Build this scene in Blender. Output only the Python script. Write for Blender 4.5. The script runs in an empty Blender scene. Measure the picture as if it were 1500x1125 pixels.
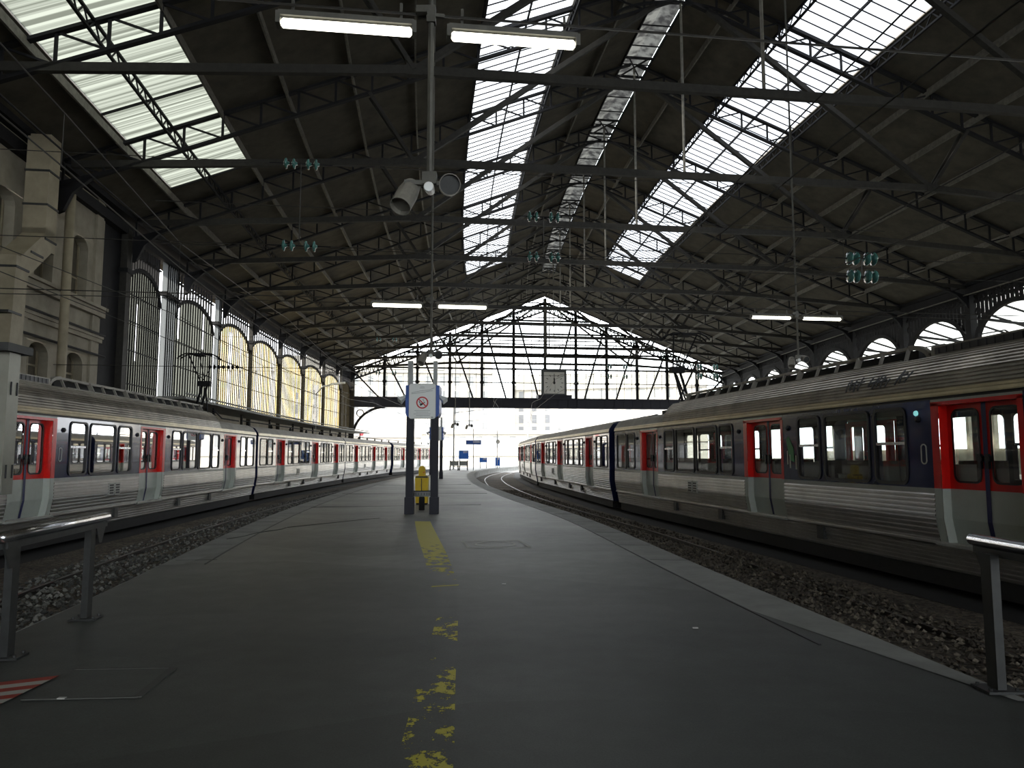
import bpy, math, random
from mathutils import Vector, Matrix
random.seed(7)
SC = bpy.context.scene
COL = SC.collection
PI = math.pi

# ------------------------------------------------------------------ helpers
RM = {}                                    # world matrix of every thing's root

class MB:
    """collects polygons (world or thing-local) and links them as ONE mesh object"""
    def __init__(s): s.v = []; s.f = []; s.m = []
    def face(s, pts, m=0):
        b = len(s.v); s.v += [tuple(p) for p in pts]
        s.f.append(tuple(range(b, b + len(pts)))); s.m.append(m)
    def box(s, c, size, ax=None, m=0):
        c = Vector(c); X, Y, Z = ax or (Vector((1, 0, 0)), Vector((0, 1, 0)), Vector((0, 0, 1)))
        hx, hy, hz = X * size[0] / 2, Y * size[1] / 2, Z * size[2] / 2
        b = len(s.v)
        for i in (-1, 1):
            for j in (-1, 1):
                for k in (-1, 1): s.v.append(tuple(c + hx * i + hy * j + hz * k))
        for q in ((0, 1, 3, 2), (4, 6, 7, 5), (0, 4, 5, 1), (2, 3, 7, 6), (0, 2, 6, 4), (1, 5, 7, 3)):
            s.f.append(tuple(b + i for i in q)); s.m.append(m)
        return s
    def bb(s, x0, x1, y0, y1, z0, z1, m=0):
        return s.box(((x0 + x1) / 2, (y0 + y1) / 2, (z0 + z1) / 2), (abs(x1 - x0), abs(y1 - y0), abs(z1 - z0)), None, m)
    def bar(s, p, q, w, h, up=(0, 0, 1), m=0):
        p, q = Vector(p), Vector(q); d = q - p; L = d.length
        if L < 1e-6: return s
        d.normalize(); u = Vector(up); x = d.cross(u)
        if x.length < 1e-4: x = d.cross(Vector((1, 0, 0)))
        x.normalize(); z = x.cross(d)
        return s.box((p + q) / 2, (w, L, h), (x, d, z), m)
    def tube(s, pts, r, n=6, m=0, cap=True):
        pts = [Vector(p) for p in pts]; b0 = len(s.v); N = len(pts)
        for i, p in enumerate(pts):
            d = (pts[min(i + 1, N - 1)] - pts[max(i - 1, 0)]).normalized()
            x = d.cross(Vector((0, 0, 1)))
            if x.length < 1e-3: x = d.cross(Vector((1, 0, 0)))
            x.normalize(); y = d.cross(x); rr = r[i] if isinstance(r, (list, tuple)) else r
            for k in range(n):
                a = 2 * PI * k / n
                s.v.append(tuple(p + x * math.cos(a) * rr + y * math.sin(a) * rr))
        for i in range(N - 1):
            for k in range(n):
                a, b = b0 + i * n + k, b0 + i * n + (k + 1) % n
                s.f.append((a, b, b + n, a + n)); s.m.append(m)
        if cap:
            s.f.append(tuple(b0 + k for k in reversed(range(n)))); s.m.append(m)
            s.f.append(tuple(b0 + (N - 1) * n + k for k in range(n))); s.m.append(m)
        return s
    def lathe(s, c, prof, n=16, ax=(0, 0, 1), m=0):
        d = Vector(ax).normalized(); c = Vector(c)
        return s.tube2([c + d * h for r, h in prof], [max(r, 1e-4) for r, h in prof], d, n, m)
    def tube2(s, pts, rs, d, n, m=0):
        x = d.cross(Vector((0, 0, 1)))
        if x.length < 1e-3: x = d.cross(Vector((1, 0, 0)))
        x.normalize(); y = d.cross(x); b0 = len(s.v)
        for p, r in zip(pts, rs):
            for k in range(n):
                a = 2 * PI * k / n; s.v.append(tuple(p + x * math.cos(a) * r + y * math.sin(a) * r))
        for i in range(len(pts) - 1):
            for k in range(n):
                a, b = b0 + i * n + k, b0 + i * n + (k + 1) % n
                s.f.append((a, b, b + n, a + n)); s.m.append(m)
        s.f.append(tuple(b0 + k for k in reversed(range(n)))); s.m.append(m)
        s.f.append(tuple(b0 + (len(pts) - 1) * n + k for k in range(n))); s.m.append(m)
        return s
    def prism(s, poly, d, m=0):
        """closed planar polygon extruded by vector d"""
        d = Vector(d); A = [Vector(p) for p in poly]; B = [p + d for p in A]; n = len(A)
        b = len(s.v); s.v += [tuple(p) for p in A + B]
        s.f.append(tuple(b + i for i in reversed(range(n)))); s.m.append(m)
        s.f.append(tuple(b + n + i for i in range(n))); s.m.append(m)
        for i in range(n):
            j = (i + 1) % n
            s.f.append((b + i, b + j, b + n + j, b + n + i)); s.m.append(m)
        return s
    def ring(s, outer, inner, d, m=0):
        """flat ring between two loops with the same number of points, extruded by d"""
        d = Vector(d); n = len(outer); b = len(s.v)
        O = [Vector(p) for p in outer]; I = [Vector(p) for p in inner]
        s.v += [tuple(p) for p in O + I + [p + d for p in O] + [p + d for p in I]]
        for i in range(n):
            j = (i + 1) % n
            for q in ((i, j, n + j, n + i), (2 * n + j, 2 * n + i, 3 * n + i, 3 * n + j),
                      (i, 2 * n + i, 2 * n + j, j), (n + j, 3 * n + j, 3 * n + i, n + i)):
                s.f.append(tuple(b + k for k in q)); s.m.append(m)
        return s
    def strip(s, A, B, m=0):
        for i in range(len(A) - 1): s.face((A[i], A[i + 1], B[i + 1], B[i]), m)
        return s
    def build(s, name, mats, parent=None, world=False, smooth=False):
        me = bpy.data.meshes.new(name)
        vs = s.v
        if world and parent is not None:
            inv = RM[rootname(parent)].inverted(); vs = [tuple(inv @ Vector(p)) for p in vs]
        me.from_pydata(vs, [], s.f); me.update()
        for mm in (mats if isinstance(mats, (list, tuple)) else [mats]): me.materials.append(mm)
        me.polygons.foreach_set('material_index', s.m)
        if smooth: me.polygons.foreach_set('use_smooth', [True] * len(s.f))
        o = bpy.data.objects.new(name, me); COL.objects.link(o)
        if parent is not None: o.parent = parent
        return o

def rootname(o):
    while o.parent is not None: o = o.parent
    return o.name

def thing(name, label, cat, loc=(0, 0, 0), rz=0.0, group=None, mat=None):
    o = bpy.data.objects.new(name, None); COL.objects.link(o)
    M = mat or (Matrix.Translation(Vector(loc)) @ Matrix.Rotation(rz, 4, 'Z'))
    o.matrix_world = M; RM[o.name] = M.copy(); o.empty_display_size = .1
    tag(o, label, cat, group)
    return o

def tag(o, label, cat, group=None):
    o['label'] = label; o['category'] = cat
    if group: o['group'] = group
    return o

def struct(o, label=None):
    o['kind'] = 'structure'
    if label: o['label'] = label
    return o

def sroot(name, label=None):
    o = bpy.data.objects.new(name, None); COL.objects.link(o); RM[o.name] = Matrix.Identity(4)
    return struct(o, label)

def dup(root, M, label=None, group=None):
    c = root.copy(); COL.objects.link(c); c.matrix_world = M; RM[c.name] = M.copy()
    if label: c['label'] = label
    if group: c['group'] = group
    for ch in list(root.children):
        d = ch.copy(); COL.objects.link(d); d.parent = c
        for g in list(ch.children):
            e = g.copy(); COL.objects.link(e); e.parent = d
    return c

ORD = ['first', 'second', 'third', 'fourth', 'fifth', 'sixth', 'seventh', 'eighth', 'ninth', 'tenth', 'eleventh', 'twelfth']

# ------------------------------------------------------------------ materials
MAT = {}
def nodes(name):
    m = bpy.data.materials.new(name); m.use_nodes = True
    nt = m.node_tree; b = nt.nodes['Principled BSDF']
    return m, nt, b

def mat(name, col, rough=.6, metal=0., var=.0, scale=4., bump=0., bscale=40., emit=None, estr=1., spec=None, col2=None, coat=0.):
    m, nt, b = nodes(name)
    b.inputs['Base Color'].default_value = (*col, 1)
    b.inputs['Roughness'].default_value = rough; b.inputs['Metallic'].default_value = metal
    if spec is not None: b.inputs['Specular IOR Level'].default_value = spec
    if coat: b.inputs['Coat Weight'].default_value = coat; b.inputs['Coat Roughness'].default_value = .03
    if var or col2 or bump:
        tc = nt.nodes.new('ShaderNodeTexCoord')
    if var or col2:
        nz = nt.nodes.new('ShaderNodeTexNoise'); nz.inputs['Scale'].default_value = scale
        nz.inputs['Detail'].default_value = 5; nz.inputs['Roughness'].default_value = .65
        nt.links.new(tc.outputs['Object'], nz.inputs['Vector'])
        r = nt.nodes.new('ShaderNodeValToRGB'); r.color_ramp.elements[0].position = .32; r.color_ramp.elements[1].position = .7
        c2 = col2 or tuple(max(0, x * (1 + var)) for x in col)
        c1 = col if col2 else tuple(x * (1 - var) for x in col)
        r.color_ramp.elements[0].color = (*c1, 1); r.color_ramp.elements[1].color = (*c2, 1)
        nt.links.new(nz.outputs['Fac'], r.inputs['Fac']); nt.links.new(r.outputs['Color'], b.inputs['Base Color'])
    if bump:
        n2 = nt.nodes.new('ShaderNodeTexNoise'); n2.inputs['Scale'].default_value = bscale; n2.inputs['Detail'].default_value = 4
        nt.links.new(tc.outputs['Object'], n2.inputs['Vector'])
        bp = nt.nodes.new('ShaderNodeBump'); bp.inputs['Strength'].default_value = bump; bp.inputs['Distance'].default_value = .02
        nt.links.new(n2.outputs['Fac'], bp.inputs['Height']); nt.links.new(bp.outputs['Normal'], b.inputs['Normal'])
    if emit:
        b.inputs['Emission Color'].default_value = (*emit, 1); b.inputs['Emission Strength'].default_value = estr
    MAT[name] = m
    return m

iron = mat('dark_iron', (.010, .010, .012), .7, .0, .3, 3, spec=.25)
iron_grey = mat('grey_iron', (.16, .15, .125), .6, 0, .35, 5)
iron_mid = mat('brown_iron', (.030, .028, .024), .65, 0, .3, 5, spec=.3)
deck = mat('roof_boards', (.062, .055, .042), .9, 0, .0, 1.2, col2=(.115, .10, .074))
stainless = mat('stainless_steel', (.56, .55, .53), .3, 1., .12, 1.5)
roofsteel = mat('weathered_roof_steel', (.42, .39, .34), .36, .95, .3, 1.4)
roofgrey = mat('grey_roof_paint', (.30, .285, .25), .6, .2, .2, 1.2)
cream = mat('cream_gutter_steel', (.62, .53, .36), .33, .7, .15, 2)
navy = mat('navy_paint', (.018, .026, .085), .18, 0, .15, 1, coat=.6)
red = mat('red_paint', (.72, .012, .008), .3, 0, .12, 3)
doorgrey = mat('grey_door_paint', (.48, .52, .48), .35, 0, .08, 2)
stripegrey = mat('grey_band_paint', (.40, .41, .39), .4, .2, .1, 2)
rubber = mat('black_rubber', (.012, .012, .016), .5)
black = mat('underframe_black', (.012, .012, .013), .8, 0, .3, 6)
gasket_blue = mat('blue_rubber', (.012, .015, .09), .5)
cabin = mat('cabin_cream', (.55, .53, .45), .6, 0, .1, 3)
seatcloth = mat('seat_cloth', (.10, .055, .04), .8, 0, .2, 6)
chrome = mat('brushed_aluminium', (.72, .73, .76), .22, 1.)
post_blue = mat('dark_blue_paint', (.008, .009, .020), .6)
post_grey = mat('light_grey_paint', (.34, .36, .36), .45)
white_enamel = mat('white_enamel', (.88, .90, .89), .35)
sign_red = mat('sign_red', (.60, .02, .03), .4)
sign_blue = mat('sign_blue', (.02, .09, .42), .4)
far_blue = mat('bright_blue_panel', (.01, .16, .75), .35)
print_grey = mat('print_grey', (.30, .31, .33), .6)
print_black = mat('print_black', (.02, .02, .02), .6)
yellow_plastic = mat('yellow_plastic', (.80, .55, .012), .4, 0, .1, 4)
orange = mat('orange_mark', (.75, .13, .02), .4)
post_dark = mat('railing_dark_paint', (.026, .028, .028), .5, 0, .3, 8)
galv = mat('galvanised_cabinet', (.30, .30, .26), .35, .5, .15, 3)
stone = mat('pale_limestone', (.26, .235, .185), .85, 0, .0, 1.3, bump=.15, bscale=12, col2=(.37, .335, .265))
stone_dark = mat('shuttered_window', (.10, .085, .06), .7, 0, .2, 3)
duct_m = mat('beige_duct_paint', (.33, .285, .20), .6, 0, .15, 2)
concrete = mat('kerb_concrete', (.22, .226, .215), .8, 0, 0, 1.6, bump=.1, bscale=30, col2=(.33, .335, .32))
plaster = mat('pale_facade', (.50, .47, .42), .8, 0, .08, .5)
window_dark = mat('far_window_glass', (.21, .215, .22), .3)
rail_steel = mat('rail_steel', (.13, .12, .11), .42, .9, .2, 3)
rail_rust = mat('rail_rust', (.03, .022, .017), .8, 0, .3, 8)
tealglass = mat('teal_insulator_glass', (.06, .17, .15), .12, 0, 0, coat=.5)
wire_m = mat('wire_copper_grey', (.045, .042, .038), .5, .3)
housing = mat('lamp_housing', (.085, .082, .07), .5, .2, .2, 6)
loud_grey = mat('floodlight_grey', (.19, .18, .155), .55, 0, .2, 9)
clock_face = mat('clock_face', (.90, .90, .87), .5)
clock_case = mat('clock_case', (.085, .095, .10), .5)
slatpaint = mat('grey_slat_paint', (.24, .245, .24), .6, 0, .2, 3)
green_paint = mat('green_spray_paint', (.02, .22, .06), .5)
tar_edge = mat('tar_edge', (.085, .087, .08), .8)
paper = mat('paper_scrap', (.62, .62, .60), .8)
tube_on = mat('lit_tube', (.9, .9, .85), .4, emit=(1., .97, .80), estr=9.)
teal_lamp = mat('teal_indicator', (.1, .5, .5), .3, emit=(.35, .9, .9), estr=1.2)

def glassmat(name, tint, rough=.02, ior=1.55, body=.0, bodycol=(.2, .2, .2)):
    m, nt, b = nodes(name); nt.nodes.remove(b); out = nt.nodes['Material Output']
    fr = nt.nodes.new('ShaderNodeFresnel'); fr.inputs['IOR'].default_value = ior
    g = nt.nodes.new('ShaderNodeBsdfGlossy'); g.inputs['Roughness'].default_value = rough
    t = nt.nodes.new('ShaderNodeBsdfTransparent'); t.inputs['Color'].default_value = (*tint, 1)
    d = nt.nodes.new('ShaderNodeBsdfDiffuse'); d.inputs['Color'].default_value = (*bodycol, 1)
    m0 = nt.nodes.new('ShaderNodeMixShader'); m0.inputs[0].default_value = body
    nt.links.new(t.outputs[0], m0.inputs[1]); nt.links.new(d.outputs[0], m0.inputs[2])
    mx = nt.nodes.new('ShaderNodeMixShader')
    nt.links.new(fr.outputs[0], mx.inputs[0]); nt.links.new(m0.outputs[0], mx.inputs[1]); nt.links.new(g.outputs[0], mx.inputs[2])
    nt.links.new(mx.outputs[0], out.inputs['Surface']); MAT[name] = m
    return m
train_glass = glassmat('train_window_glass', (.78, .82, .80), .015, 2.0, .15, (.46, .47, .40))
gable_glass = glassmat('gable_glass', (.92, .94, .92), .05, 1.2, .03, (.6, .6, .55))

def translucent(name, tint, clear=.3, stripes=None, stripe2=None, sdir=(0, 1, 0), dirt=0., cleartint=None):
    """light-passing sheet: part scatters light through, part lets it straight through"""
    m, nt, b = nodes(name); nt.nodes.remove(b); out = nt.nodes['Material Output']
    tl = nt.nodes.new('ShaderNodeBsdfTranslucent'); tl.inputs['Color'].default_value = (*tint, 1)
    df = nt.nodes.new('ShaderNodeBsdfDiffuse'); df.inputs['Color'].default_value = (*[c * .6 for c in tint], 1)
    tr = nt.nodes.new('ShaderNodeBsdfTransparent'); tr.inputs['Color'].default_value = (*(cleartint or tint), 1)
    m1 = nt.nodes.new('ShaderNodeMixShader'); m1.inputs[0].default_value = .18
    nt.links.new(tl.outputs[0], m1.inputs[1]); nt.links.new(df.outputs[0], m1.inputs[2])
    m2 = nt.nodes.new('ShaderNodeMixShader'); m2.inputs[0].default_value = clear
    nt.links.new(m1.outputs[0], m2.inputs[1]); nt.links.new(tr.outputs[0], m2.inputs[2])
    if stripes or dirt:
        tc = nt.nodes.new('ShaderNodeTexCoord')
        if stripes:
            dp = nt.nodes.new('ShaderNodeVectorMath'); dp.operation = 'DOT_PRODUCT'; dp.inputs[1].default_value = sdir
            nt.links.new(tc.outputs['Object'], dp.inputs[0])
            w = nt.nodes.new('ShaderNodeTexNoise'); w.noise_dimensions = '1D'
            w.inputs['Scale'].default_value = stripes; w.inputs['Detail'].default_value = 3
            nt.links.new(dp.outputs['Value'], w.inputs['W'])
            fac = w.outputs['Fac']
        else:
            w = nt.nodes.new('ShaderNodeTexNoise'); w.inputs['Scale'].default_value = dirt; w.inputs['Detail'].default_value = 5
            nt.links.new(tc.outputs['Object'], w.inputs['Vector']); fac = w.outputs['Fac']
        r = nt.nodes.new('ShaderNodeValToRGB'); r.color_ramp.elements[0].position = .38; r.color_ramp.elements[1].position = .62
        r.color_ramp.elements[0].color = (*(stripe2 or [c * .5 for c in tint]), 1); r.color_ramp.elements[1].color = (*tint, 1)
        nt.links.new(fac, r.inputs['Fac'])
        for n_ in (tl, df, tr): nt.links.new(r.outputs['Color'], n_.inputs['Color'])
    nt.links.new(m2.outputs[0], out.inputs['Surface']); MAT[name] = m
    return m

# ------------------------------------------------------------------ hall frame of reference
TH = math.radians(-7.5)
NV = Vector((math.sin(TH), math.cos(TH), 0)); EV = Vector((math.cos(TH), -math.sin(TH), 0)); ZV = Vector((0, 0, 1))
def cc(t): return 12.0867 - .0642 * t + .0012058 * t * t      # the hall drifts to the right as it runs away
def H(t, u, z): return NV * t + EV * (u + cc(t)) + ZV * z
SL, APEX, HALF = .392, 22.5, 25.0
def roofz(u): return APEX - SL * abs(u)
TK = [22 + 7.2 * k for k in range(11)]
TG = 95.0
T0 = -34.0
TS = 19.6
slat_glass = translucent('sunlit_bay_glass', (.46, .37, .18), .0, stripes=1.1, stripe2=(.62, .57, .43), sdir=tuple(NV))  # sun shining through the panes is put into this yellow tint
grey_glass = translucent('shaded_bay_glass', (.115, .12, .105), .0, stripes=.5, stripe2=(.075, .08, .072), sdir=tuple(NV))  # bays out of the sun: their shade is put into the grey tint
pier_sheet = translucent('pale_pier_sheet', (.10, .108, .112), .0, stripes=1.6, stripe2=(.075, .08, .083), sdir=tuple(NV))
sky_glass = translucent('wired_roof_glass', (.22, .23, .25), .2, cleartint=(.85, .88, .9))
corr_glass = translucent('corrugated_roof_sheet', (.130, .140, .122), .0, stripes=4.2, stripe2=(.045, .049, .041), sdir=tuple(NV), cleartint=(.4, .42, .4))
lantern_glass = translucent('sooty_lantern_glass', (.048, .049, .046), .0, dirt=2.2, stripe2=(.012, .012, .012))

# ------------------------------------------------------------------ ceiling, skylights
def tsamples(a, b, step=3.6):
    n = max(1, round((b - a) / step)); return [a + (b - a) * i / n for i in range(n + 1)]
def slope_strip(mb, u0, u1, a, b, dz=0., m=0):
    ts = tsamples(a, b)
    mb.strip([H(t, u0, roofz(u0) + dz) for t in ts], [H(t, u1, roofz(u1) + dz) for t in ts], m)

SK = [(-22.45, -18.9, TS, 34.45), (-8.7, -4.8, 23.6, 70.8), (4.8, 8.7, 23.6, 70.8), (-.75, .75, 23.6, 81)]
mb = MB()
strips = [(-26.2, -22.45, None), (-22.45, -18.9, 34.45), (-18.9, -8.7, None), (-8.7, -4.8, 70.8), (-4.8, -.75, None),
          (.75, 4.8, None), (4.8, 8.7, 70.8), (8.7, 18.9, None), (18.9, 26.2, None)]
for u0, u1, end in strips:
    slope_strip(mb, u0, u1, end if end else T0, TG)
    if end: slope_strip(mb, u0, u1, T0, TS if end < 40 else 23.6)
for u0, u1 in ((-.75, 0), (0, .75)):
    slope_strip(mb, u0, u1, 81, TG); slope_strip(mb, u0, u1, T0, 23.6)
o = mb.build('ceiling', deck); struct(o)
sd = o.modifiers.new('thickness', 'SOLIDIFY'); sd.thickness = .14; sd.offset = -1.0

names = ['corrugated roof light low on the left slope', 'long roof light on the left slope beside the ridge', 'long roof light on the right slope beside the ridge', 'sooty glazed lantern along the roof ridge']
for i, (u0, u1, a, b) in enumerate(SK):
    r = sroot('window_%d' % (i + 1), names[i])
    mb = MB()
    if i == 3:
        ts = tsamples(a, b)
        for s0, s1 in ((u0, 0), (0, u1)):
            mb.strip([H(t, s0, roofz(.5) + .25 - abs(s0) * .3) for t in ts], [H(t, s1, roofz(.5) + .25 - abs(s1) * .3) for t in ts])
        mb.build('lantern_glass', lantern_glass, r)
        mb = MB()
        for t in tsamples(a, b, 1.8): mb.bar(H(t, u0, roofz(u0) - .02), H(t, u1, roofz(u1) - .02), .035, .06)
        for s_ in (u0, u1):
            for t0, t1 in zip(ts, ts[1:]): mb.bar(H(t0, s_, roofz(.75) - .05), H(t1, s_, roofz(.75) - .05), .06, .16)
        for t in TK:
            if a < t < b:
                for q in (-1, 1): mb.bar(H(t - .9, q * .5, 22.15), H(t + .9, -q * .5, 22.15), .05, .08)
                for dt in (-.95, .95): mb.bar(H(t + dt, u0, 22.15), H(t + dt, u1, 22.15), .12, .1)
        mb.build('glazing_bar', iron, r)
        continue
    slope_strip(mb, u0, u1, a, b, .06)
    mb.build('pane', corr_glass if i == 0 else sky_glass, r)
    mb = MB()
    if i:
        t = a
        while t < b:
            mb.bar(H(t, u0, roofz(u0) + .02), H(t, u1, roofz(u1) + .02), .03, .05); t += .62
        um = (u0 + u1) / 2
        for t0, t1 in zip(tsamples(a, b), tsamples(a, b)[1:]): mb.bar(H(t0, um, roofz(um) - .02), H(t1, um, roofz(um) - .02), .07, .12)
    else:
        for t in tsamples(a, b, 7.2): mb.bar(H(t, u0, roofz(u0)), H(t, u1, roofz(u1)), .06, .08)
    mb.build('glazing_bar', iron, r)

# ------------------------------------------------------------------ purlins along the roof
def lattice(mb, P, Q, n, w, ch):
    """two chords (lists of points P above, Q below) with zigzag between"""
    for A in (P, Q):
        for a, b in zip(A, A[1:]): mb.bar(a, b, w, ch)
    for i in range(len(P) - 1):
        for k in range(n):
            f0, f1 = k / n, (k + 1) / n
            a = P[i].lerp(P[i + 1], f0); b = Q[i].lerp(Q[i + 1], (f0 + f1) / 2); c = P[i].lerp(P[i + 1], f1)
            mb.bar(a, b, w * .45, ch * .5); mb.bar(b, c, w * .45, ch * .5)
PUR = [-22.5, -20.7, -18.85, -16.4, -13.9, -11.4, -8.75, -4.75, -2.4, 2.4, 4.75, 8.75, 11.4, 13.9, 16.4, 18.9, 21.5]
for i, u in enumerate(PUR):
    mb = MB(); ts = [14.8] + TK
    top = [H(t, u, roofz(u) - .12) for t in ts]
    latt = abs(u) in (4.75, 8.75) or u in (-20.7,)
    if latt:
        lattice(mb, top, [H(t, u, roofz(u) - .55) for t in ts], 9, .09, .08)
    else:
        for a, b in zip(top, top[1:]):
            mb.bar(a - ZV * .1, b - ZV * .1, .05, .3); mb.bar(a - ZV * .25, b - ZV * .25, .075, .03)
    side = 'left' if u < 0 else 'right'
    sidel = sorted([x for x in PUR if (x < 0) == (u < 0)], key=abs)
    o = mb.build('purlin', iron if latt else iron_grey)
    tag(o, '%s steel purlin under the %s roof slope, %s down from the ridge' % ('lattice' if latt else 'thin', side, ORD[sidel.index(u)]), 'roof beam', 'purlins running along the hall roof')

# ------------------------------------------------------------------ iron roof trusses (frames parallel, each one a thing)
def L3(u, z, dt=0.): return NV * dt + EV * u + ZV * z
def ptruss():
    t = thing('roof_truss', '', 'roof truss', group='iron trusses carrying the hall roof')
    JU, JZ = 11.4, 13.42
    for s in (-1, 1):
        mb = MB(); us = [0.2 + 24.4 * k / 17 for k in range(18)]
        dep = 1.0
        for k in range(17):
            a, b = us[k], us[k + 1]
            mb.bar(L3(s * a, roofz(a) - .12), L3(s * b, roofz(b) - .12), .22, .1)
            mb.bar(L3(s * a, roofz(a) - .12 - dep), L3(s * b, roofz(b) - .12 - dep), .2, .1)
            mb.bar(L3(s * b, roofz(b) - .12), L3(s * b, roofz(b) - .12 - dep), .07, .09, EV)
            mb.bar(L3(s * a, roofz(a) - .12 - dep), L3(s * b, roofz(b) - .12), .05, .07, EV)
        mb.build('rafter', iron, t)
        mb = MB(); ut = 13.2; zt = roofz(ut) - 1.2
        for q in (-.1, .1): mb.bar(L3(s * JU, JZ, q), L3(s * ut, zt, q * 2.4), .09, .13, EV)
        mb.build('strut', iron_mid, t)
        mb = MB(); mb.bar(L3(s * JU, JZ), L3(s * 1.2, roofz(1.2) - 1.1), .2, .2); mb.build('tension_rod', iron_mid, t)
        mb = MB(); mb.bar(L3(s * JU, JZ), L3(s * 24.3, 12.62), .2, .27); mb.build('outer_tie', iron_mid, t)
        mb = MB()
        mb.prism([L3(s * 22.2, roofz(22.2) - 1.1, -.1), L3(s * 24.7, roofz(24.7) - .9, -.1), L3(s * 24.7, 10.7, -.1), L3(s * 24.5, 10.8, -.1), L3(s * 24.2, 11.5, -.1), L3(s * 23.4, 12.25, -.1)], NV * .2)
        mb.build('haunch', iron, t)
    mb = MB(); mb.bar(L3(-JU, JZ), L3(JU, JZ), .2, .28)
    for s in (-1, 1): mb.box(L3(s * JU, JZ), (.5, .24, .36), (EV, NV, ZV))
    mb.build('tie_beam', iron_mid, t)
    mb = MB(); mb.tube([L3(0, JZ), L3(0, roofz(0) - .3)], .06, 6); mb.build('king_rod', iron_grey, t)
    # arched brace under the ridge
    mb = MB(); pts = [L3(3.4 * math.sin(a), 21.2 - 1.0 * (1 - math.cos(a)) * 1.5) for a in [(-1 + k / 6) * 1.0 for k in range(13)]]
    for a, b in zip(pts, pts[1:]): mb.bar(a, b, .14, .1)
    mb.build('ridge_arch', iron, t)
    return t
tr0 = ptruss()
for k, t in enumerate(TK):
    M = Matrix.Translation(NV * t + EV * cc(t))
    lab = 'iron roof truss with tie beam across the hall, %s from the camera' % ORD[k]
    if k == 0: tr0.matrix_world = M; RM[tr0.name] = M.copy(); tr0['label'] = lab
    else: dup(tr0, M, lab)

# ------------------------------------------------------------------ left side: stone facade, glazed bays
UL = -25.0
fac = sroot('wall_left', 'stone station building along the left side')
def wallbox(mb, t0, t1, z0, z1, d0, d1, m=0, u=UL, sgn=1):
    """box on a side wall: d measured from the wall face into the hall"""
    P = [H(t0, u + sgn * d0, z0), H(t1, u + sgn * d0, z0), H(t1, u + sgn * d0, z1), H(t0, u + sgn * d0, z1)]
    q = H(t0, u + sgn * d1, z0) - H(t0, u + sgn * d0, z0)
    mb.prism(P, q, m)
FE = 34.0
ts = tsamples(T0, FE, 4)
holes = []                                       # openings (t0, t1, z0, z1, arched)
for k in range(9):
    c0 = 33.0 - 1.15 - k * 2.85
    holes.append((c0 - .75, c0 + .75, 4.0, 5.75)); holes.append((c0 - .7, c0 + .7, 8.0, 10.6))
mb = MB()
def wq(mb, t0, t1, z0, z1, d=0., m=0): mb.face([H(t0, UL + d, z0), H(t1, UL + d, z0), H(t1, UL + d, z1), H(t0, UL + d, z1)], m)
rows = [(0., 4.0, None), (4.0, 5.75, 0), (5.75, 8.0, None), (8.0, 10.6, 1), (10.6, 14.0, None)]
for z0, z1, hr in rows:
    if hr is None:
        for a, b in zip(ts, ts[1:]): wq(mb, a, b, z0, z1)
    else:
        hs = sorted(h for h in holes if h[2] == z0); e = T0
        for h in hs:
            wq(mb, e, h[0], z0, z1); e = h[1]
            # arched head filler and reveals
            rr = (h[1] - h[0]) / 2; cx = (h[0] + h[1]) / 2; sp = z1 - rr * .62
            pts = [(cx - rr * math.cos(a), sp + rr * .62 * math.sin(a)) for a in [PI * i / 8 for i in range(9)]]
            for (ta, za), (tb, zb) in zip(pts, pts[1:]):
                mb.face([H(ta, UL, za), H(tb, UL, zb), H(tb, UL, z1), H(ta, UL, z1)])
                mb.face([H(ta, UL, za), H(tb, UL, zb), H(tb, UL - .45, zb), H(ta, UL - .45, za)])
            for tt in (h[0], h[1]): mb.face([H(tt, UL, z0), H(tt, UL, z1), H(tt, UL - .45, z1), H(tt, UL - .45, z0)])
            mb.face([H(h[0], UL, z0), H(h[1], UL, z0), H(h[1], UL - .45, z0), H(h[0], UL - .45, z0)])
        wq(mb, e, FE, z0, z1)
mb.face([H(FE, UL, 0), H(FE, UL - 8, 0), H(FE, UL - 8, 14), H(FE, UL, 14)])
mb.build('stone_face', stone, fac)
mb = MB()
for z0, z1, d in ((7.55, 7.85, .22), (7.85, 7.98, .34), (6.45, 6.62, .14), (6.62, 6.72, .2), (13.2, 13.6, .4)):
    for a, b in zip(ts, ts[1:]): wallbox(mb, a, b, z0, z1, -.02, d)
for k in range(9):
    t = 33.0 + .35 - k * 2.85
    if k % 2 == 0: wallbox(mb, t - .3, t + .3, 0, 13.2, -.02, .1)
mb.build('cornice', stone, fac)
for n_, h in enumerate(holes):
    mb = MB(); a, b, z0, z1 = h
    wallbox(mb, a, b, z0, z1, -.47, -.4)
    w = mb.build('shuttered_window', stone_dark, fac)
    mb = MB()
    for q in (0., .5, 1.): tq = a + .05 + (b - a - .1) * q; wallbox(mb, tq - .04, tq + .04, z0, z1 - .1, -.4, -.34)
    wallbox(mb, a, b, z0 + .9, z0 + .97, -.4, -.34)
    mb.build('window_frame', duct_m, w)
mb = MB()
for z in (5.85,): 
    for a, b in zip(ts[1:], ts[2:]): mb.tube([H(a, UL + .28, z), H(b, UL + .28, z)], .05, 6)
for z in (6.78,):
    for a, b in zip(ts[1:], ts[2:]): mb.tube([H(a, UL + .24, z), H(b, UL + .24, z)], .05, 6)
o = mb.build('conduit', rubber); tag(o, 'pair of black conduits along the stone facade below its cornice', 'pipe')

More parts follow.
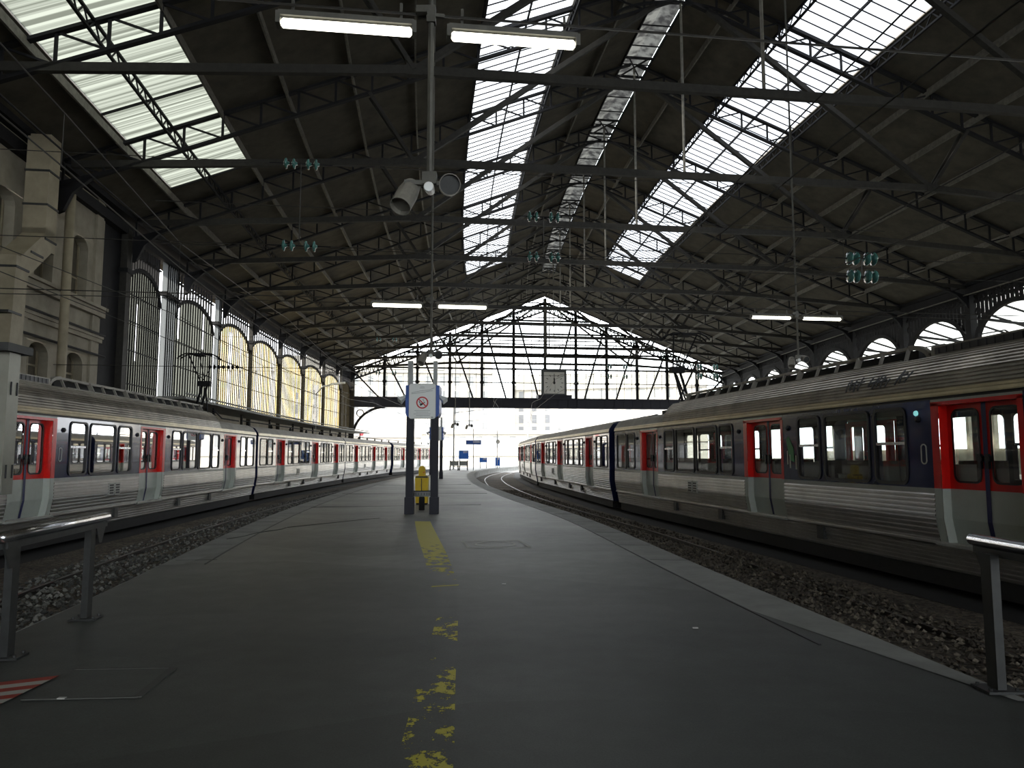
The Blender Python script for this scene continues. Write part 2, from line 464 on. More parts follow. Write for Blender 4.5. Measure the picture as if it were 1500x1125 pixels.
# big square duct with a dog-leg
mb = MB(); W = .75
P = [H(25.0, UL + .75, 0.), H(25.3, UL + .75, 7.6), H(27.0, UL + .75, 9.0), H(27.0, UL + .75, 12.7)]
for a, b in zip(P, P[1:]): mb.bar(a, b, W, W, NV)
mb.box(P[1], (W, W, W), (EV, NV, ZV)); mb.box(P[2], (W, W, W), (EV, NV, ZV))
r = thing('duct', 'large beige square duct with a dog-leg on the stone facade', 'duct', P[0])
mb.build('duct_body', duct_m, r, world=True)
mb = MB()
for q in (P[0] + ZV * 3.2, P[0] + ZV * 6.1, P[1], P[1].lerp(P[2], .5), P[2], P[2] + ZV * 1.2, P[2] + ZV * 2.4): mb = MB(); mb.box(q, (W + .06, W + .06, .07), (EV, NV, ZV)); mb.build('duct_band', post_dark, r, world=True)
pass
for t, rr, mm, lb in ((29.6, .17, duct_m, 'beige round rainwater pipe between two facade windows'), (26.15, .07, rubber, 'thin black vertical pipe beside the large beige duct')):
    mb = MB(); mb.tube([H(t, UL + .55, 0.), H(t, UL + .55, 11.6 if rr > .1 else 7.4)], rr, 10)
    o = mb.build('drainpipe', mm, smooth=True); tag(o, lb, 'pipe')

# glazed bays
BAY = [36.1, 41.9, 50.3, 58.0, 66.2, 74.2, 82.2, 90.0, 94.7]
HW = [.25, 1.1, .55, .18, .18, .18, .18, .18, .1]     # half widths of the piers between bays
Z0, ZSP, ZCR, ZB = 4.5, 9.35, 10.75, 11.9
def archz(f, sp=9.35, cr=10.75): return sp + (cr - sp) * math.sqrt(max(0, 1 - (2 * f - 1) ** 2)) if 0 <= f <= 1 else sp
for k in range(8):
    a, b = BAY[k] + HW[k], BAY[k + 1] - HW[k + 1]
    grey = k < 2
    r = sroot('window_%d' % (5 + k), '%s glazed side bay, %s along the left wall' % ('shaded grey' if grey else 'sunlit yellow', ORD[k]))
    mb = MB(); n = 16
    cut = {0: ((5,), 6.2, 9.0), 1: ((1, 11), 8.2, 10.4), 2: ((5, 6, 11), 5, 10.2), 3: ((3, 12, 13), 4.7, 9.6), 4: ((12, 13), 4.7, 7.6), 5: ((9, 10, 11, 12), 4.7, 9), 6: ((11, 12, 13), 6, 10), 7: ((4, 9), 5, 9)}[k]
    for i in range(n):
        f0, f1 = i / n, (i + 1) / n; t0, t1 = a + (b - a) * f0, a + (b - a) * f1
        z0, z1 = archz(f0), archz(f1)
        if i in cut[0]:
            mb.face([H(t0, UL, Z0), H(t1, UL, Z0), H(t1, UL, cut[1]), H(t0, UL, cut[1])])
            if min(z0, z1) > cut[2]: mb.face([H(t0, UL, cut[2]), H(t1, UL, cut[2]), H(t1, UL, z1), H(t0, UL, z0)])
        else: mb.face([H(t0, UL, Z0), H(t1, UL, Z0), H(t1, UL, z1), H(t0, UL, z0)])
    mb.build('pane', grey_glass if grey else slat_glass, r)
    mb = MB()
    for i in range(n + 1):
        f = i / n; t = a + (b - a) * f
        mb.bar(H(t, UL + .03, Z0), H(t, UL + .03, archz(f)), .06 if grey else .05, .07, EV)
    for z in (5.0, 6.6, 8.0, 9.3): mb.bar(H(a, UL + .06, z), H(b, UL + .06, z), .04, .05)
    mb.build('mullion', iron if grey else iron_mid, r)
    mb = MB()
    for i in range(24):
        f0, f1 = i / 24, (i + 1) / 24
        mb.bar(H(a + (b - a) * f0, UL + .02, archz(f0)), H(a + (b - a) * f1, UL + .02, archz(f1)), .2, .16, EV)
    for i in range(1, 14):
        f = i / 14; mb.bar(H(a + (b - a) * f, UL, archz(f)), H(a + (b - a) * f, UL, ZB), .12, .1, EV)
    mb.bar(H(a, UL, ZB - .55), H(b, UL, ZB - .55), .12, .08)
    mb.build('arch_fringe', iron, r)
    if k == 0:
        mb = MB(); wallbox(mb, FE, BAY[0] + .1, 0, 14, -.4, -.1); mb.build('blank_panel', iron, r)
# low wall under the bays, eave beam
mb = MB()
tt = tsamples(FE, TG, 7.2)
for a, b in zip(tt, tt[1:]): wallbox(mb, a, b, 0, Z0, -.4, 0)
o = mb.build('wall_left_base', stone); struct(o)
mb = MB()
tt = [T0, -20, -7, 7, 14] + TK + [TG]
for a, b in zip(tt, tt[1:]):
    mb.bar(H(a, UL, 12.15), H(b, UL, 12.15), .5, .45); mb.bar(H(a, UL + .1, 12.75), H(b, UL + .1, 12.75), .7, .25)
struct(mb.build('trim_1', iron))
for k, t in enumerate(BAY):
    mb = MB(); w2 = 2 * HW[k]
    if k in (1, 2): mb.face([H(t - HW[k], UL + .1, 4.5), H(t + HW[k], UL + .1, 4.5), H(t + HW[k], UL + .1, 12.1), H(t - HW[k], UL + .1, 12.1)])
    else: mb.bar(H(t, UL + .12, 0), H(t, UL + .12, 12.2), w2, .3, EV)
    for j in range(1, int(w2 / .3)): mb.bar(H(t - w2 / 2 + j * .3, UL + .3, 4.5), H(t - w2 / 2 + j * .3, UL + .3, 11.9), .04, .06, EV)
    r = thing('iron_column', 'iron column between the glazed bays of the left wall, %s towards the gable' % ORD[k], 'column', H(t, UL + .12, 0), group='iron columns of the left wall')
    mb.build('shaft', pier_sheet if k in (1, 2) else iron_mid, r, world=True)
    mb = MB(); mb.box(H(t, UL + .12, 10.2), (w2 + .12, .42, .2), (NV, EV, ZV)); mb.box(H(t, UL + .12, .2), (w2 + .2, .5, .4), (NV, EV, ZV)); mb.build('capital', iron, r, world=True)

# ------------------------------------------------------------------ right side: arcade of iron arches
UR = 24.6
RC = [14.8, 22 - 0.0] + TK[1:]
cr = None
for k, t in enumerate(TK):
    M = Matrix.Translation(H(t, UR, 0))
    lab = 'dark iron column of the right arcade, %s from the camera' % ORD[k]
    if cr is None:
        cr = thing('iron_column', lab, 'column', mat=M, group='iron columns of the right arcade')
        mb = MB(); mb.box((0, 0, 6.2), (.45, .5, 12.4), (NV, EV, ZV)); mb.build('shaft', iron, cr)
        mb = MB(); mb.box((0, 0, .3), (.7, .7, .6), (NV, EV, ZV)); mb.box((0, 0, 9.0), (.62, .66, .3), (NV, EV, ZV)); mb.build('capital', iron, cr)
    else: dup(cr, M, lab)
for k in range(10):
    a, b = TK[k] + .37, TK[k + 1] - .37
    r = thing('arcade_arch', 'iron arch with pierced spandrel in the right arcade, %s from the camera' % ORD[k], 'arch', H(a, UR, 9), group='iron arches of the right arcade')
    AZ = lambda f: archz(f, 8.6, 11.05)
    mb = MB(); N = 28
    for i in range(N):
        f0, f1 = i / N, (i + 1) / N
        mb.bar(H(a + (b - a) * f0, UR, AZ(f0)), H(a + (b - a) * f1, UR, AZ(f1)), .28, .3, EV)
    mb.build('arch_rib', iron, r, world=True)
    mb = MB()
    for i in range(1, 18):
        f = i / 18; t = a + (b - a) * f; z0 = AZ(f)
        if z0 < 11.75: mb.bar(H(t, UR, z0), H(t, UR, 12.1), .24, .08, EV)
    for z in (11.55, 11.95): mb.bar(H(a, UR, z), H(b, UR, z), .1, .13)
    for i in range(15):
        f = (i + .5) / 15; t = a + (b - a) * f
        mb.bar(H(t - .2, UR, 11.6), H(t + .2, UR, 11.95), .12, .06); mb.bar(H(t + .2, UR, 11.6), H(t - .2, UR, 11.95), .12, .06)
    for s, f in ((0, .045), (1, .045)):
        t = a + (b - a) * (f if s == 0 else 1 - f)
        mb.ring([H(t + .26 * math.cos(2 * PI * q / 12), UR - .05, 10.9 + .26 * math.sin(2 * PI * q / 12)) for q in range(12)],
                [H(t + .17 * math.cos(2 * PI * q / 12), UR - .05, 10.9 + .17 * math.sin(2 * PI * q / 12)) for q in range(12)], EV * .1)
    mb.build('spandrel_lattice', iron, r, world=True)
mb = MB()
tt = [T0, -20, -7, 7, 14] + TK + [TG]
for a, b in zip(tt, tt[1:]):
    mb.bar(H(a, UR, 12.35), H(b, UR, 12.35), .6, .55); mb.bar(H(a, UR + .3, 12.75), H(b, UR + .3, 12.75), 1.4, .2)
struct(mb.build('trim_2', iron))
mb = MB()
for a, b in zip(tt[1:-1], tt[2:-1]): mb.tube([H(a, UR - .55, 12.02), H(b, UR - .55, 12.02)], .04, 6)
o = mb.build('cable_run', iron_grey); tag(o, 'light grey conduit along the eave above the right arcade', 'pipe')
mb = MB()
for a, b in zip(tt[1:-1], tt[2:-1]): mb.tube([H(a, -22, 10.85), H(b, -22, 10.85)], .03, 6)
o = mb.build('cable_run', iron); tag(o, 'dark cable strung high along the left eave', 'cable')
# side shed beyond the arcade: sloping glazed roof and its far wall
sh = sroot('wall_right', 'glazed side shed beyond the right arcade')
mb = MB(); tt = tsamples(10, TG, 7.2)
mb.strip([H(t, 27.0, 12.9) for t in tt], [H(t, 38.5, 9.7) for t in tt]); mb.build('shed_roof_glass', translucent('pale_shed_glass', (.62, .64, .60), .15, stripes=.45, stripe2=(.30, .31, .29), sdir=tuple(NV)), sh)
mb = MB()
for t in tsamples(10, TG, 2.4): mb.bar(H(t, 27, 12.85), H(t, 38.5, 9.65), .1, .16)
for t in TK: 
    mb.bar(H(t, 24.8, 10.6), H(t, 38.5, 9.4), .14, .16); mb.bar(H(t, 28, 10.3), H(t, 33, 11.2), .1, .1); mb.bar(H(t, 33, 11.2), H(t, 38.4, 8.2), .1, .1)
mb.build('shed_rafter', iron, sh)
mb = MB()
for a, b in zip(tt, tt[1:]):
    if a < 37: wallbox(mb, a, b, 0, 9.7, 0, .4, u=38.5); continue
    wallbox(mb, a, b, 0, 2.2, 0, .4, u=38.5); wallbox(mb, a, b, 9.0, 9.7, 0, .4, u=38.5)
    wallbox(mb, a, a + .5, 2.2, 9.0, 0, .4, u=38.5); wallbox(mb, a + 3.4, a + 3.8, 2.2, 9.0, 0, .4, u=38.5)
mb.face([H(10, 24.6, 0), H(10, 38.9, 0), H(10, 38.9, 9.8), H(10, 24.6, 13)])
mb.build('shed_wall', stone, sh)
mb = MB()
for a, b in zip(tsamples(T0, 14.8, 4), tsamples(T0, 14.8, 4)[1:]): wallbox(mb, a, b, 0, 13, 0, .5, u=24.9)
mb.build('solid_wall', stone, sh)
wf = sroot('wall_front_added', 'added glazed end wall behind the camera, letting in back light')  # unseen, added and glazed to light the faces turned to the camera
mb = MB(); mb.prism([H(T0, -26, -.6), H(T0, 26, -.6), H(T0, 26, 1), H(T0, -26, 1)], NV * -.5); mb.build('added_low_wall', stone, wf)
mb = MB(); mb.face([H(T0, -26, 1), H(T0, 26, 1), H(T0, 26, 12.4), H(T0, 0, 22.2), H(T0, -26, 12.4)]); mb.build('backlight_pane', sky_glass if False else glassmat('backlight_glass', (.95, .97, .95), .05, 1.2, .03, (.6, .6, .55)), wf)
mb = MB()
for k in range(-6, 7): mb.bar(H(T0, 4.15 * k, 0), H(T0, 4.15 * k, roofz(4.15 * k) - .3), .34, .3, NV)
for z in (6, 9, 12): mb.bar(H(T0, -25, z), H(T0, 25, z), .2, .3)
mb.build('added_end_mullion', iron, wf)

# ------------------------------------------------------------------ glazed gable at the far end
gb = sroot('wall_back', 'glazed gable closing the far end of the hall')
def G(u, z, d=0.): return H(TG, u, z) + NV * d
BZ0, BZ1 = 7.75, 8.9
def rakez(u): return 21.75 - .382 * abs(u)
mb = MB(); mb.box(G(0, (BZ0 + BZ1) / 2), (50.2, .6, BZ1 - BZ0), (EV, NV, ZV)); mb.box(G(0, BZ1 + .04), (50.2, .9, .12), (EV, NV, ZV)); mb.box(G(0, BZ0 - .02), (50.2, .9, .1), (EV, NV, ZV))
for k in range(40): mb.box(G(-24.5 + k * 1.25, (BZ0 + BZ1) / 2, -.32), (.08, .08, BZ1 - BZ0), (EV, NV, ZV))
mb.build('lower_beam', post_blue, gb)
for k in range(-5, 6):
    mb = MB(); u = 4.15 * k; mb.bar(G(u, BZ1), G(u, rakez(u) + .5), .34, .3, NV)
    for z in (11., 12.8, 14.8): 
        if z < rakez(u): mb.box(G(u, z), (.5, .36, .3), (EV, NV, ZV))
    mb.build('main_mullion', iron, gb)
for z, w in ((11.0, .10), (12.8, .2), (14.8, .22), (16.1, .14), (16.6, .12), (17.5, .22), (19.25, .22), (19.7, .12), (21.0, .16)):
    um = (21.75 - z) / .382 if z > 12.2 else 24.8
    mb = MB(); mb.bar(G(-um, z), G(um, z), .14, w); mb.build('transom', iron, gb)
mb = MB(); u = -24.6
while u < 24.7:
    if rakez(u) > BZ1: mb.bar(G(u, BZ1), G(u, rakez(u)), .05, .06, NV)
    u += 1.0375
mb.build('glazing_bar', iron_mid, gb)
for s in (-1, 1):
    mb = MB()
    P = [G(s * 25 * k / 24, rakez(25 * k / 24)) for k in range(25)]
    Q = [G(s * 25 * k / 24, rakez(25 * k / 24) - 1.15) for k in range(25)]
    lattice(mb, P, Q, 2, .2, .2); mb.build('rake_lattice', iron, gb)
    for k in range(1, 6):
        u0 = 4.15 * k - .4; mb = MB(); mb.bar(G(s * u0, rakez(u0) - .6, -.3), G(s * (u0 - 3.0 + .14 * k), BZ1, -.3), .2, .22, NV); mb.build('brace', iron, gb)
    mb = MB(); mb.bar(G(s * 24.6, 12.2, -.3), G(s * 21.4, BZ1, -.3), .2, .22, NV); mb.build('brace', iron, gb)
    mb = MB(); pts = [G(s * (24.6 - 4.0 * (1 - math.cos(a))), 3.8 + 3.9 * math.sin(a)) for a in [PI / 2 * i / 12 for i in range(13)]]
    for a, b in zip(pts, pts[1:]): mb.bar(a, b, .3, .28, NV)
    mb.ring([G(s * (23.7 + .5 * math.cos(2 * PI * q / 14)), 6.9 + .5 * math.sin(2 * PI * q / 14), -.08) for q in range(14)],
            [G(s * (23.7 + .38 * math.cos(2 * PI * q / 14)), 6.9 + .38 * math.sin(2 * PI * q / 14), -.08) for q in range(14)], NV * .16)
    mb.build('beam_bracket', iron, gb)
    mb = MB(); mb.bar(G(s * 25.1, 0), G(s * 25.1, 12.6), 1.3, .8, NV); mb.build('end_pier', iron_mid, gb)
mb = MB()
for u0, u1 in ((-24.8, 0), (0, 24.8)):
    mb.face([G(u0, BZ1, .05), G(u1, BZ1, .05), G(u1, rakez(u1), .05), G(u0, rakez(u0), .05)])
mb.build('gable_pane', gable_glass, gb)

# clock standing on the gable beam
C0 = G(1.0, BZ1 + .1, -.9)
ck = thing('station_clock', 'square station clock with white dial reading twelve on the gable beam', 'clock', C0)
mb = MB(); mb.box(C0 + ZV * 1.95, (3.3, .5, 3.5), (EV, NV, ZV)); mb.build('case', clock_case, ck, world=True)
mb = MB(); mb.box(C0 + ZV * .1, (4.4, 1.6, .5), (EV, NV, ZV)); mb.build('plinth', post_blue, ck, world=True)
F = C0 + ZV * 1.95 - NV * .27
mb = MB(); mb.box(F, (2.7, .04, 2.8), (EV, NV, ZV)); face = mb.build('dial', clock_face, ck, world=True)
mb = MB()
for k in range(12):
    a = 2 * PI * k / 12; d = EV * math.sin(a) + ZV * math.cos(a)
    mb.bar(F - NV * .03 + d * .92, F - NV * .03 + d * 1.18, .07, .03, NV)
mb.build('hour_mark', print_black, face, world=True)
mb = MB(); mb.bar(F - NV * .05 - ZV * .2, F - NV * .05 + ZV * 1.1, .07, .03, NV); mb.lathe(F - NV * .05, [(.16, 0), (.16, .03)], 16, tuple(-NV)); mb.build('minute_hand', print_black, ck, world=True)
mb = MB(); mb.bar(F - NV * .04 - ZV * .15, F - NV * .04 + ZV * .62, .16, .03, NV); mb.build('hour_hand', print_black, ck, world=True)
# ------------------------------------------------------------------ platform, ground
RE = [(-34, 6.6), (-8, 4.3), (0, 3.75), (5.05, 3.42), (8.5, 2.98), (12, 2.62), (16, 2.3), (19.6, 1.9), (24, 1.1), (28, .4), (32, -.2), (37.4, -1.0), (45, -1.9), (55, -2.75), (65, -3.3), (72, -3.45), (80, -3.25), (92, -2.35), (103, -.9), (115, 1.4), (130, 5.2), (150, 11.)]
LE = [(-34, -3.4), (-8, -3.7), (0, -4.0), (6.5, -4.36), (8.4, -4.66), (10.9, -5.15), (14, -5.62), (17, -6.1), (22.6, -6.75), (32, -7.5), (40.8, -7.95), (55, -8.12), (65, -8.0), (80, -7.4), (100, -5.7), (115, -3.7), (130, -1.), (150, 4.)]
def interp(T, y):
    for (y0, x0), (y1, x1) in zip(T, T[1:]):
        if y <= y1: return x0 + (x1 - x0) * (y - y0) / (y1 - y0)
    return T[-1][1]
def smooth(T, step=1.5):
    ys = []; y = T[0][0]
    while y <= T[-1][0]: ys.append(y); y += step
    xs = [interp(T, y) for y in ys]
    for _ in range(4): xs = [xs[0]] + [(xs[i - 1] + 2 * xs[i] + xs[i + 1]) / 4 for i in range(1, len(xs) - 1)] + [xs[-1]]
    return list(zip(xs, ys))
RP, LP = smooth(RE), smooth(LE)
def offs(P, d):
    out = []
    for i, (x, y) in enumerate(P):
        a, b = P[max(i - 1, 0)], P[min(i + 1, len(P) - 1)]
        dx, dy = b[0] - a[0], b[1] - a[1]; L = math.hypot(dx, dy)
        out.append((x + dy / L * d, y - dx / L * d))
    return out
asph, nt, b = nodes('worn_asphalt'); MAT['asph'] = asph
tc = nt.nodes.new('ShaderNodeTexCoord')
def nz(scale, det=5, rough=.6):
    n = nt.nodes.new('ShaderNodeTexNoise'); n.inputs['Scale'].default_value = scale; n.inputs['Detail'].default_value = det; n.inputs['Roughness'].default_value = rough
    nt.links.new(tc.outputs['Object'], n.inputs['Vector']); return n
def ramp(src, p0, p1, c0, c1):
    r = nt.nodes.new('ShaderNodeValToRGB'); r.color_ramp.elements[0].position = p0; r.color_ramp.elements[1].position = p1
    r.color_ramp.elements[0].color = (*c0, 1); r.color_ramp.elements[1].color = (*c1, 1); nt.links.new(src, r.inputs['Fac']); return r
def mixc(a, b_, mode='MULTIPLY', f=1.):
    m = nt.nodes.new('ShaderNodeMix'); m.data_type = 'RGBA'; m.blend_type = mode; m.inputs[0].default_value = f
    nt.links.new(a, m.inputs[6]); nt.links.new(b_, m.inputs[7]); return m.outputs[2]
big = ramp(nz(.35).outputs['Fac'], .35, .68, (.098, .102, .098), (.158, .162, .155))
mid = ramp(nz(3., 6).outputs['Fac'], .3, .75, (.80, .80, .80), (1.1, 1.1, 1.1))
fine = ramp(nz(90., 2).outputs['Fac'], .3, .7, (.8, .8, .8), (1.15, 1.15, 1.15))
vor = nt.nodes.new('ShaderNodeTexVoronoi'); vor.inputs['Scale'].default_value = .28; vor.voronoi_dimensions = '2D'
mp = nt.nodes.new('ShaderNodeMapping'); mp.inputs['Scale'].default_value = (.5, 1.3, 1)
nt.links.new(tc.outputs['Object'], mp.inputs['Vector']); nt.links.new(mp.outputs[0], vor.inputs['Vector'])
vr = ramp(vor.outputs['Color'], .2, .8, (.86, .86, .86), (1.08, 1.08, 1.08))
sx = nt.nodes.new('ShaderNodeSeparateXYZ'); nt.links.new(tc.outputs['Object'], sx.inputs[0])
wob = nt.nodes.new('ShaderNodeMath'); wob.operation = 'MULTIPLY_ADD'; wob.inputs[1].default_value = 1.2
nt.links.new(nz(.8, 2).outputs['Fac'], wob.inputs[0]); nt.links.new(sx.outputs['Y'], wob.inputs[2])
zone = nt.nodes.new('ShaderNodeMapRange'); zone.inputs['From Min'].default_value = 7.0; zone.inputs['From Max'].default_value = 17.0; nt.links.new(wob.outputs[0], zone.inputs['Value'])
zr = ramp(zone.outputs[0], 0., 1., (.58, .61, .59), (1.95, 1.95, 1.90))   # dark tar up front, older pale asphalt beyond, contrast widened to mimic gable light
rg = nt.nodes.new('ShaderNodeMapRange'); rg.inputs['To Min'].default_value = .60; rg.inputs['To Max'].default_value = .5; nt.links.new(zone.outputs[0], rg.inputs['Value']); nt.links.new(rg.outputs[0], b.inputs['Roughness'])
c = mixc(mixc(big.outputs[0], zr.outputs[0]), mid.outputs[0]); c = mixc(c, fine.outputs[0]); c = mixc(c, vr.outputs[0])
nt.links.new(c, b.inputs['Base Color']); b.inputs['Roughness'].default_value = .52; b.inputs['Specular IOR Level'].default_value = .45
bp = nt.nodes.new('ShaderNodeBump'); bp.inputs['Strength'].default_value = .12; bp.inputs['Distance'].default_value = .006
nt.links.new(nz(110., 3).outputs['Fac'], bp.inputs['Height']); nt.links.new(bp.outputs['Normal'], b.inputs['Normal'])

bal, nt, b = nodes('ballast_stones'); MAT['bal'] = bal
tc = nt.nodes.new('ShaderNodeTexCoord')
v = nt.nodes.new('ShaderNodeTexVoronoi'); v.inputs['Scale'].default_value = 17; nt.links.new(tc.outputs['Object'], v.inputs['Vector'])
cr_ = ramp(v.outputs['Color'], .1, .9, (.04, .032, .024), (.20, .165, .125)); lg = ramp(nz(.5).outputs['Fac'], .35, .7, (.55, .55, .55), (1.2, 1.2, 1.2))
nt.links.new(mixc(cr_.outputs[0], lg.outputs[0]), b.inputs['Base Color']); b.inputs['Roughness'].default_value = .85
bp = nt.nodes.new('ShaderNodeBump'); bp.inputs['Strength'].default_value = 1.; bp.inputs['Distance'].default_value = .05; bp.invert = True
nt.links.new(v.outputs['Distance'], bp.inputs['Height']); nt.links.new(bp.outputs['Normal'], b.inputs['Normal'])

def v3(P, z): return [Vector((x, y, z)) for x, y in P]
KW = .62
fl = sroot('floor', 'asphalt station platform between two empty tracks')
mb = MB(); A, B = offs(LP, KW), offs(RP, -KW); n = min(len(A), len(B))
A, B = LP[:n], RP[:n]
mid_ = [((a[0] + b[0]) / 2, (a[1] + b[1]) / 2) for a, b in zip(A, B)]
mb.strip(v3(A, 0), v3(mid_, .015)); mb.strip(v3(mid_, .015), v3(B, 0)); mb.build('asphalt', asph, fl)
for i, (P, sg) in enumerate(((LP, 1), (RP, -1))):
    P = P[:n]; mb = MB(); I = offs(P, sg * KW); j = next(k for k, p in enumerate(P) if p[1] > (9.6 if i == 0 else 4.6))
    I = [(p[0] + (q[0] - p[0]) * f, p[1] + (q[1] - p[1]) * f) for p, q in zip(P, I) for f in [min(1, max(.05, (p[1] - (9.5 if i == 0 else 4.6)) / 3.2))]]
    mb.strip(v3(P[j:], .007), v3(I[j:], .007)); mb.strip(v3(P, .007), v3(P, -.18))
    Q = offs(P, sg * .12); mb.strip(v3(P, -.18), v3(Q, -.18)); mb.strip(v3(Q, -.18), v3(Q, -.62))
    struct(mb.build('trim_%d' % (3 + i), concrete), 'pale kerb stones along the platform edge')
mb = MB()
for yy in [11.5, 13.4, 15.6, 18., 20.6, 23.4, 26.3, 29.5]:
    for P, sg in ((LP, 1), (RP, -1)):
        i = min(range(len(P)), key=lambda k: abs(P[k][1] - yy)); q = offs(P, sg * KW)[i]
        mb.bar((P[i][0], yy, .0075), (q[0], yy + .05, .0075), .018, .004)
for P, sg in ((LP, 1), (RP, -1)):
    I = [p for p in offs(P, sg * KW) if (10.4 if sg > 0 else 6.2) < p[1] < 40]
    for a, b in zip(I, I[1:]): mb.bar((a[0], a[1], .006), (b[0], b[1], .006), .022, .01)
mb.build('kerb_joint', rubber, fl)
mb = MB(); mb.bb(-140, 150, -40, 420, -.75, -.62); struct(mb.build('ground', bal))

# painted and inlaid marks on the asphalt
def paintmat(name, col, attr=True):
    m, nt, b = nodes(name); out = nt.nodes['Material Output']; MAT[name] = m
    b.inputs['Base Color'].default_value = (*col, 1); b.inputs['Roughness'].default_value = .6
    tc = nt.nodes.new('ShaderNodeTexCoord'); n = nt.nodes.new('ShaderNodeTexNoise'); n.inputs['Scale'].default_value = 5.5; n.inputs['Detail'].default_value = 7; n.inputs['Roughness'].default_value = .72
    mp = nt.nodes.new('ShaderNodeMapping'); mp.inputs['Scale'].default_value = (1., .8, 1); nt.links.new(tc.outputs['Object'], mp.inputs['Vector']); nt.links.new(mp.outputs[0], n.inputs['Vector'])
    at = nt.nodes.new('ShaderNodeAttribute'); at.attribute_name = 'wear'
    gt = nt.nodes.new('ShaderNodeMath'); gt.operation = 'SUBTRACT'; nt.links.new(n.outputs['Fac'], gt.inputs[0]); nt.links.new(at.outputs['Fac'], gt.inputs[1])
    ml = nt.nodes.new('ShaderNodeMath'); ml.operation = 'MULTIPLY'; ml.inputs[1].default_value = 30; ml.use_clamp = True; nt.links.new(gt.outputs[0], ml.inputs[0])
    t = nt.nodes.new('ShaderNodeBsdfTransparent'); mx = nt.nodes.new('ShaderNodeMixShader')
    nt.links.new(ml.outputs[0], mx.inputs[0]); nt.links.new(t.outputs[0], mx.inputs[1]); nt.links.new(b.outputs[0], mx.inputs[2]); nt.links.new(mx.outputs[0], out.inputs['Surface'])
    return m
yellow_paint = paintmat('worn_yellow_paint', (.56, .50, .035))
white_paint = paintmat('worn_white_paint', (.45, .45, .41))
red_paint = paintmat('worn_red_paint', (.34, .04, .022))
def decal(name, m, quads, wear):
    mb = MB()
    for q in quads: mb.face(q)
    o = mb.build(name, m, fl); at = o.data.attributes.new('wear', 'FLOAT', 'POINT')
    w = [wear(Vector(v)) if callable(wear) else wear for v in mb.v]; at.data.foreach_set('value', w); return o
line = [(3.2, -.44, .13), (4., -.45, .15), (5.4, -.53, .13), (6.4, -.58, .12), (7.66, -.645, .1), (8.6, -.72, .1), (9.3, -.80, .13), (10.5, -1.0, .18), (12, -1.22, .19), (14.5, -1.62, .2), (17, -2.0, .19), (19.8, -2.41, .18)]
def lq(y): 
    for (y0, x0, w0), (y1, x1, w1) in zip(line, line[1:]):
        if y <= y1: f = (y - y0) / (y1 - y0); return x0 + (x1 - x0) * f, w0 + (w1 - w0) * f
    return line[-1][1:]
WEAR = [(3.2, .5), (4.2, .52), (4.6, .55), (5.2, .5), (5.7, .56), (6.3, .68), (6.6, .5), (7.3, .52), (7.7, .7), (8.8, .66), (9.6, .62), (10.6, .52), (11.5, .46), (13, .40), (15, .3), (20, .2)]
qs = []; y = 3.2
while y < 19.75:
    x0, w0 = lq(y); x1, w1 = lq(y + .1)
    qs.append([(x0 - w0, y, .016), (x0 + w0, y, .016), (x1 + w1, y + .1, .016), (x1 - w1, y + .1, .016)]); y += .1
decal('line_marking', yellow_paint, qs, lambda v: interp(WEAR, v.y) + (.05 if abs(v.x - lq(v.y)[0]) < .05 and v.y < 10 else 0))
decal('line_marking', yellow_paint, [[(-.98, 9.12, .0175), (-.66, 9.24, .0175), (-.65, 9.3, .0175), (-.97, 9.19, .0175)]], .2)
qs = []
for (p, q) in (((-.92, 13.95), (.13, 14.05)), ((.13, 14.05), (.32, 12.95)), ((.32, 12.95), (-.74, 12.9)), ((-.74, 12.9), (-.92, 13.95))):
    p, q = Vector((*p, .019)), Vector((*q, .019)); d = (q - p).normalized().cross(ZV) * (.02 if abs(q.y - p.y) < .3 else .025)
    qs.append([p - d, q - d, q + d, p + d])
for k in range(32):
    a0, a1 = 2 * PI * k / 32, 2 * PI * (k + 1) / 32
    f = lambda a, r: (-.3 + .37 * r * math.cos(a), 13.47 + .42 * r * math.sin(a), .019)
    qs.append([f(a0, 1), f(a1, 1), f(a1, .9), f(a0, .9)])
decal('manhole_marking', white_paint, qs, .36)
decal('asphalt_patch', MAT['asph'], [[(-3.4, 18.2, .0165), (-1.55, 18.0, .0165), (-1.6, 21.6, .0165), (-3.2, 21.8, .0165)]], 0)
mb = MB()
for p, q in (((-3.25, 5.68), (-2.54, 5.72)), ((-2.54, 5.72), (-2.47, 5.05)), ((-2.47, 5.05), (-3.2, 5.0))):
    mb.bar((*p, .014), (*q, .014), .055 if abs(p[0] - q[0]) < .2 else .02, .008)
mb.build('cover_frame', tar_edge, fl)
mb = MB(); mb.face([(-3.22, 5.0, .0155), (-2.5, 5.05, .0155), (-2.56, 5.7, .0155), (-3.25, 5.66, .0155)]); mb.build('cover_plate', MAT['asph'], fl)
qs1, qs2 = [], []
for k in range(9):
    y0, y1 = 4.62 + .1 * k, 4.62 + .1 * (k + 1)
    xe = lambda y: -3.27
    (qs1 if k % 2 else qs2).append([(-3.9, y0 - .32, .018), (xe(y0), y0, .018), (xe(y1), y1, .018), (-3.9, y1 - .32, .018)])
decal('hazard_stripe', white_paint, qs1, .33); decal('hazard_stripe', red_paint, qs2, .33)
mb = MB()
for p, q in (((-2.8, 19.9), (-5., 16.6)), ((-5., 16.6), (-5.4, 14.4)), ((-6.2, 23), (-1, 24.2)), ((-7, 31), (-1, 31.4)), ((-7.4, 40), (-2.2, 41))):
    p, q = Vector((*p, .010)), Vector((*q, .010)); N = 8
    pts = [p.lerp(q, i / N) + Vector((random.uniform(-.06, .06), random.uniform(-.06, .06), 0)) for i in range(N + 1)]
    for a, b in zip(pts, pts[1:]): mb.bar(a, b, .022, .012)
mb.build('asphalt_crack', post_dark, fl)
